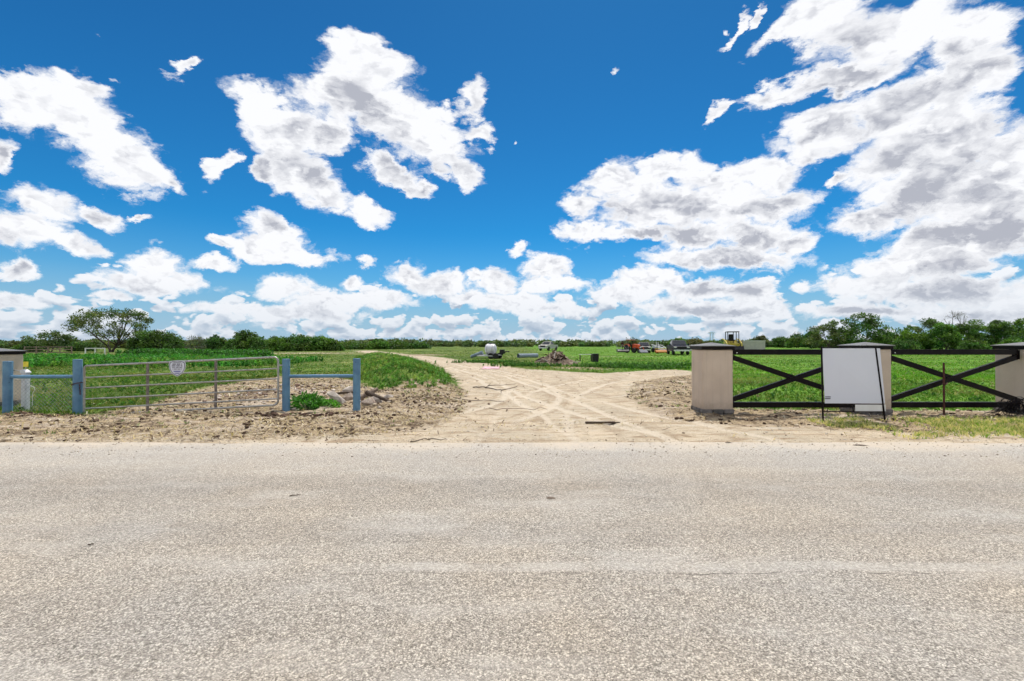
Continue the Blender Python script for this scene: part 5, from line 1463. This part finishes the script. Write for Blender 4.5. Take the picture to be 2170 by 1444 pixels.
tree('spreading_tree', 235, 648, 172, 84, 'tall open spreading tree, tallest on the left', GL, 11, op, .15, 70, .072, 38, base=.22, trunks=2, round_=.40, hollow=.2, flatten=.7)
tree('open_tree', 107, 700, 98, 82, 'smaller open-crowned tree left of the tall spreading tree', GL, 12, op, .15, 36, .10, 34, base=.15, trunks=2, round_=.45, hollow=.2)
tree('shrub', 58, 727, 60, 80, 'low dark shrub right behind the left pillar cap', GL, 13, dk, .14, 16, .2, 90, trunks=3)
tree('shrub', 172, 723, 62, 92, 'low rounded shrub between the two open-crowned trees', GL, 14, dk, .15, 16, .2, 90, trunks=3)
tree('round_bush', 328, 697, 124, 82, 'large dark rounded bush just right of the tall spreading tree', GL, 15, dk, .16, 44, .12, 120, trunks=4)
tree('dry_shrub', 414, 704, 52, 80, 'half-dead grey shrub with bare twigs above the gate', GL, 16, gr, .10, 26, .14, 26, trunks=4, bare=4, bark='deadbark')
tree('round_bush', 455, 710, 66, 84, 'dark bush between the half-dead shrub and the domed bush', GL, 17, dk, .15, 22, .17, 110, trunks=4)
tree('round_bush', 521, 698, 92, 84, 'domed green bush above the gate end', GL, 18, oak, .15, 34, .14, 130, trunks=4)
for i, (px, top, w, D, lab) in enumerate([(590, 709, 94, 92, 'left part of the long dense thicket beyond the blue posts'), (634, 708, 92, 93, 'middle crown of the long dense thicket above the blue rail'),
                                   (676, 710, 86, 94, 'dense green crown above the right blue post'), (705, 719, 50, 94, 'low right end of the long dense thicket')]):
    tree('thicket_tree', px, top, w, D, lab, GL, 30 + i, (lt, oak, lt, oak)[i], .16, 34, .15, 130, trunks=4)
for i, (px, top, w, D, lab) in enumerate([(752, 725, 78, 120, 'low bush where the thicket steps down'), (803, 714, 56, 118, 'small pointed tree rising above the low hedge near centre left'), (842, 722, 70, 122, 'low bush right of the small pointed tree'), (886, 726, 56, 124, 'last low bush left of the dirt drive')]):
    tree('round_bush', px, top, w, D, lab, GL, 40 + i, (oak, lt, oak, dk)[i], .2, 22, .16, 90, trunks=4)
for i, (px, top, w, D, tn, lab) in enumerate([
    (1612, 706, 40, 170, gr, 'small hazy tree above the pale container'), (1655, 712, 52, 165, oak, 'low tree just right of the pale container'),
    (1690, 706, 62, 150, oak, 'low dense tree left of the pair behind the sign'), (1722, 700, 50, 140, dk, 'dark tree touching the left of the pair behind the sign')]):
    tree('field_tree', px, top, w, D, lab, GRt, 60 + i, tn, .24, 26, .15, 90, base=.06)
tree('oak_tree', 1748, 668, 84, 100, 'dark open tree left of the tall round oak behind the sign', GRt, 70, op, .18, 40, .11, 60, base=.08, hollow=.3)
tree('oak_tree', 1826, 657, 128, 100, 'tall round oak standing behind the middle pillar', GRt, 71, oak, .18, 62, .095, 90, base=.08, trunks=2, round_=.45)
for i, (px, top, w, D, tn, lab) in enumerate([
    (1893, 700, 84, 104, oak, 'low tree filling the gap right of the tall round oak'), (1935, 688, 90, 100, lt, 'middle-sized green tree above the left part of the right fence'),
    (1968, 662, 88, 112, op, 'tall greyish tree above the crossed braces'), (2000, 680, 80, 96, lt, 'leafy bright tree just above the rusty stake'),
    (2048, 680, 78, 100, oak, 'green tree between the bare-topped tree and the right pillar'), (2085, 669, 74, 108, lt, 'tall bright tree left of the right-edge pillar'),
    (2122, 674, 76, 100, dk, 'dark tree directly above the right-edge pillar cap'), (2163, 667, 84, 104, lt, 'tall green tree cut by the right edge of the photo')]):
    tree('oak_tree', px, top, w, D, lab, GRt, 80 + i, tn, .18, 38, .12, 95, base=.04, round_=.5)
tree('bare_tree', 2026, 659, 50, 106, 'thin bare-topped tree poking above the leafy trees', GRt, 95, gr, .1, 26, .12, 3, base=.5, bare=3, bark='deadbark')
for i, (px, top, w, D, lab) in enumerate([(2145, 712, 66, 88, 'low bright bush in front of the trees at the right edge'), (2062, 716, 60, 90, 'low bush under the trees left of the right-edge pillar'), (1915, 716, 64, 92, 'low dark bush right behind the middle pillar')]):
    tree('round_bush', px, top, w, D, lab, GRt, 100 + i, (lt, oak, dk)[i], .15, 22, .17, 100, trunks=4)
for i, (px, top, w, D, lab) in enumerate([(1341, 716, 78, 185, 'hazy tree far behind the orange tractor'), (1437, 714, 46, 170, 'green tree behind the dark blue pickup truck'), (1473, 715, 50, 175, 'brownish tree far behind the first pillar')]):
    tree('field_tree', px, top, w, D, lab, GRt, 110 + i, (gr, lt, (0.13, 0.13, 0.06))[i], .26, 24, .16, 80, base=.04, trunks=3)

# the far wood that closes the plain
def far_wood():
    r = np.random.default_rng(77); parts = []
    for D, top0, lo, hi, n in ((250, 721.5, -1.4, 1.4, 620), (215, 725.0, -1.35, 1.35, 520), (160, 727.0, -1.3, -0.25, 330), (190, 724.5, .35, 1.3, 300)):
        X = (r.uniform(lo, hi, n)) * D; Y = D + r.normal(0, 5, n) + 4 * fbm(X, X * 0, .02, 3, 5)
        top = ZD(top0, D) + (HY - 722) / FPX * D * .75 * fbm(X, X * 0 + D, .035, 4, 6) + r.uniform(-.5, .6, n)
        z0 = height(X, Y); hgt = np.clip(top - z0, 1.2, 9)
        per = 70
        c = np.repeat(np.column_stack([X, Y, z0]), per, 0); hh = np.repeat(hgt, per)
        u = r.normal(size=(len(c), 3)); u /= np.linalg.norm(u, axis=1)[:, None]; q = r.uniform(.3, 1, len(c)) ** .4
        c[:, 0] += u[:, 0] * q * hh * .75; c[:, 1] += u[:, 1] * q * hh * .6; c[:, 2] += hh * (.5 + .5 * u[:, 2] * q)
        tn = np.repeat(np.array([0.085, 0.145, 0.055]) * r.uniform(.7, 1.5, (n, 1)) * np.column_stack([r.uniform(.85, 1.5, n), np.ones(n), r.uniform(.8, 1.3, n)]), per, 0)
        parts.append(leaves(c, .75, tn, int(D), .2))
    V, F, C = join(parts)
    tag(cluster_mesh('woodland', V, F, C, M['leaf']), 'distant low woodland closing the plain along the horizon', 'woodland', kind='stuff')
far_wood()
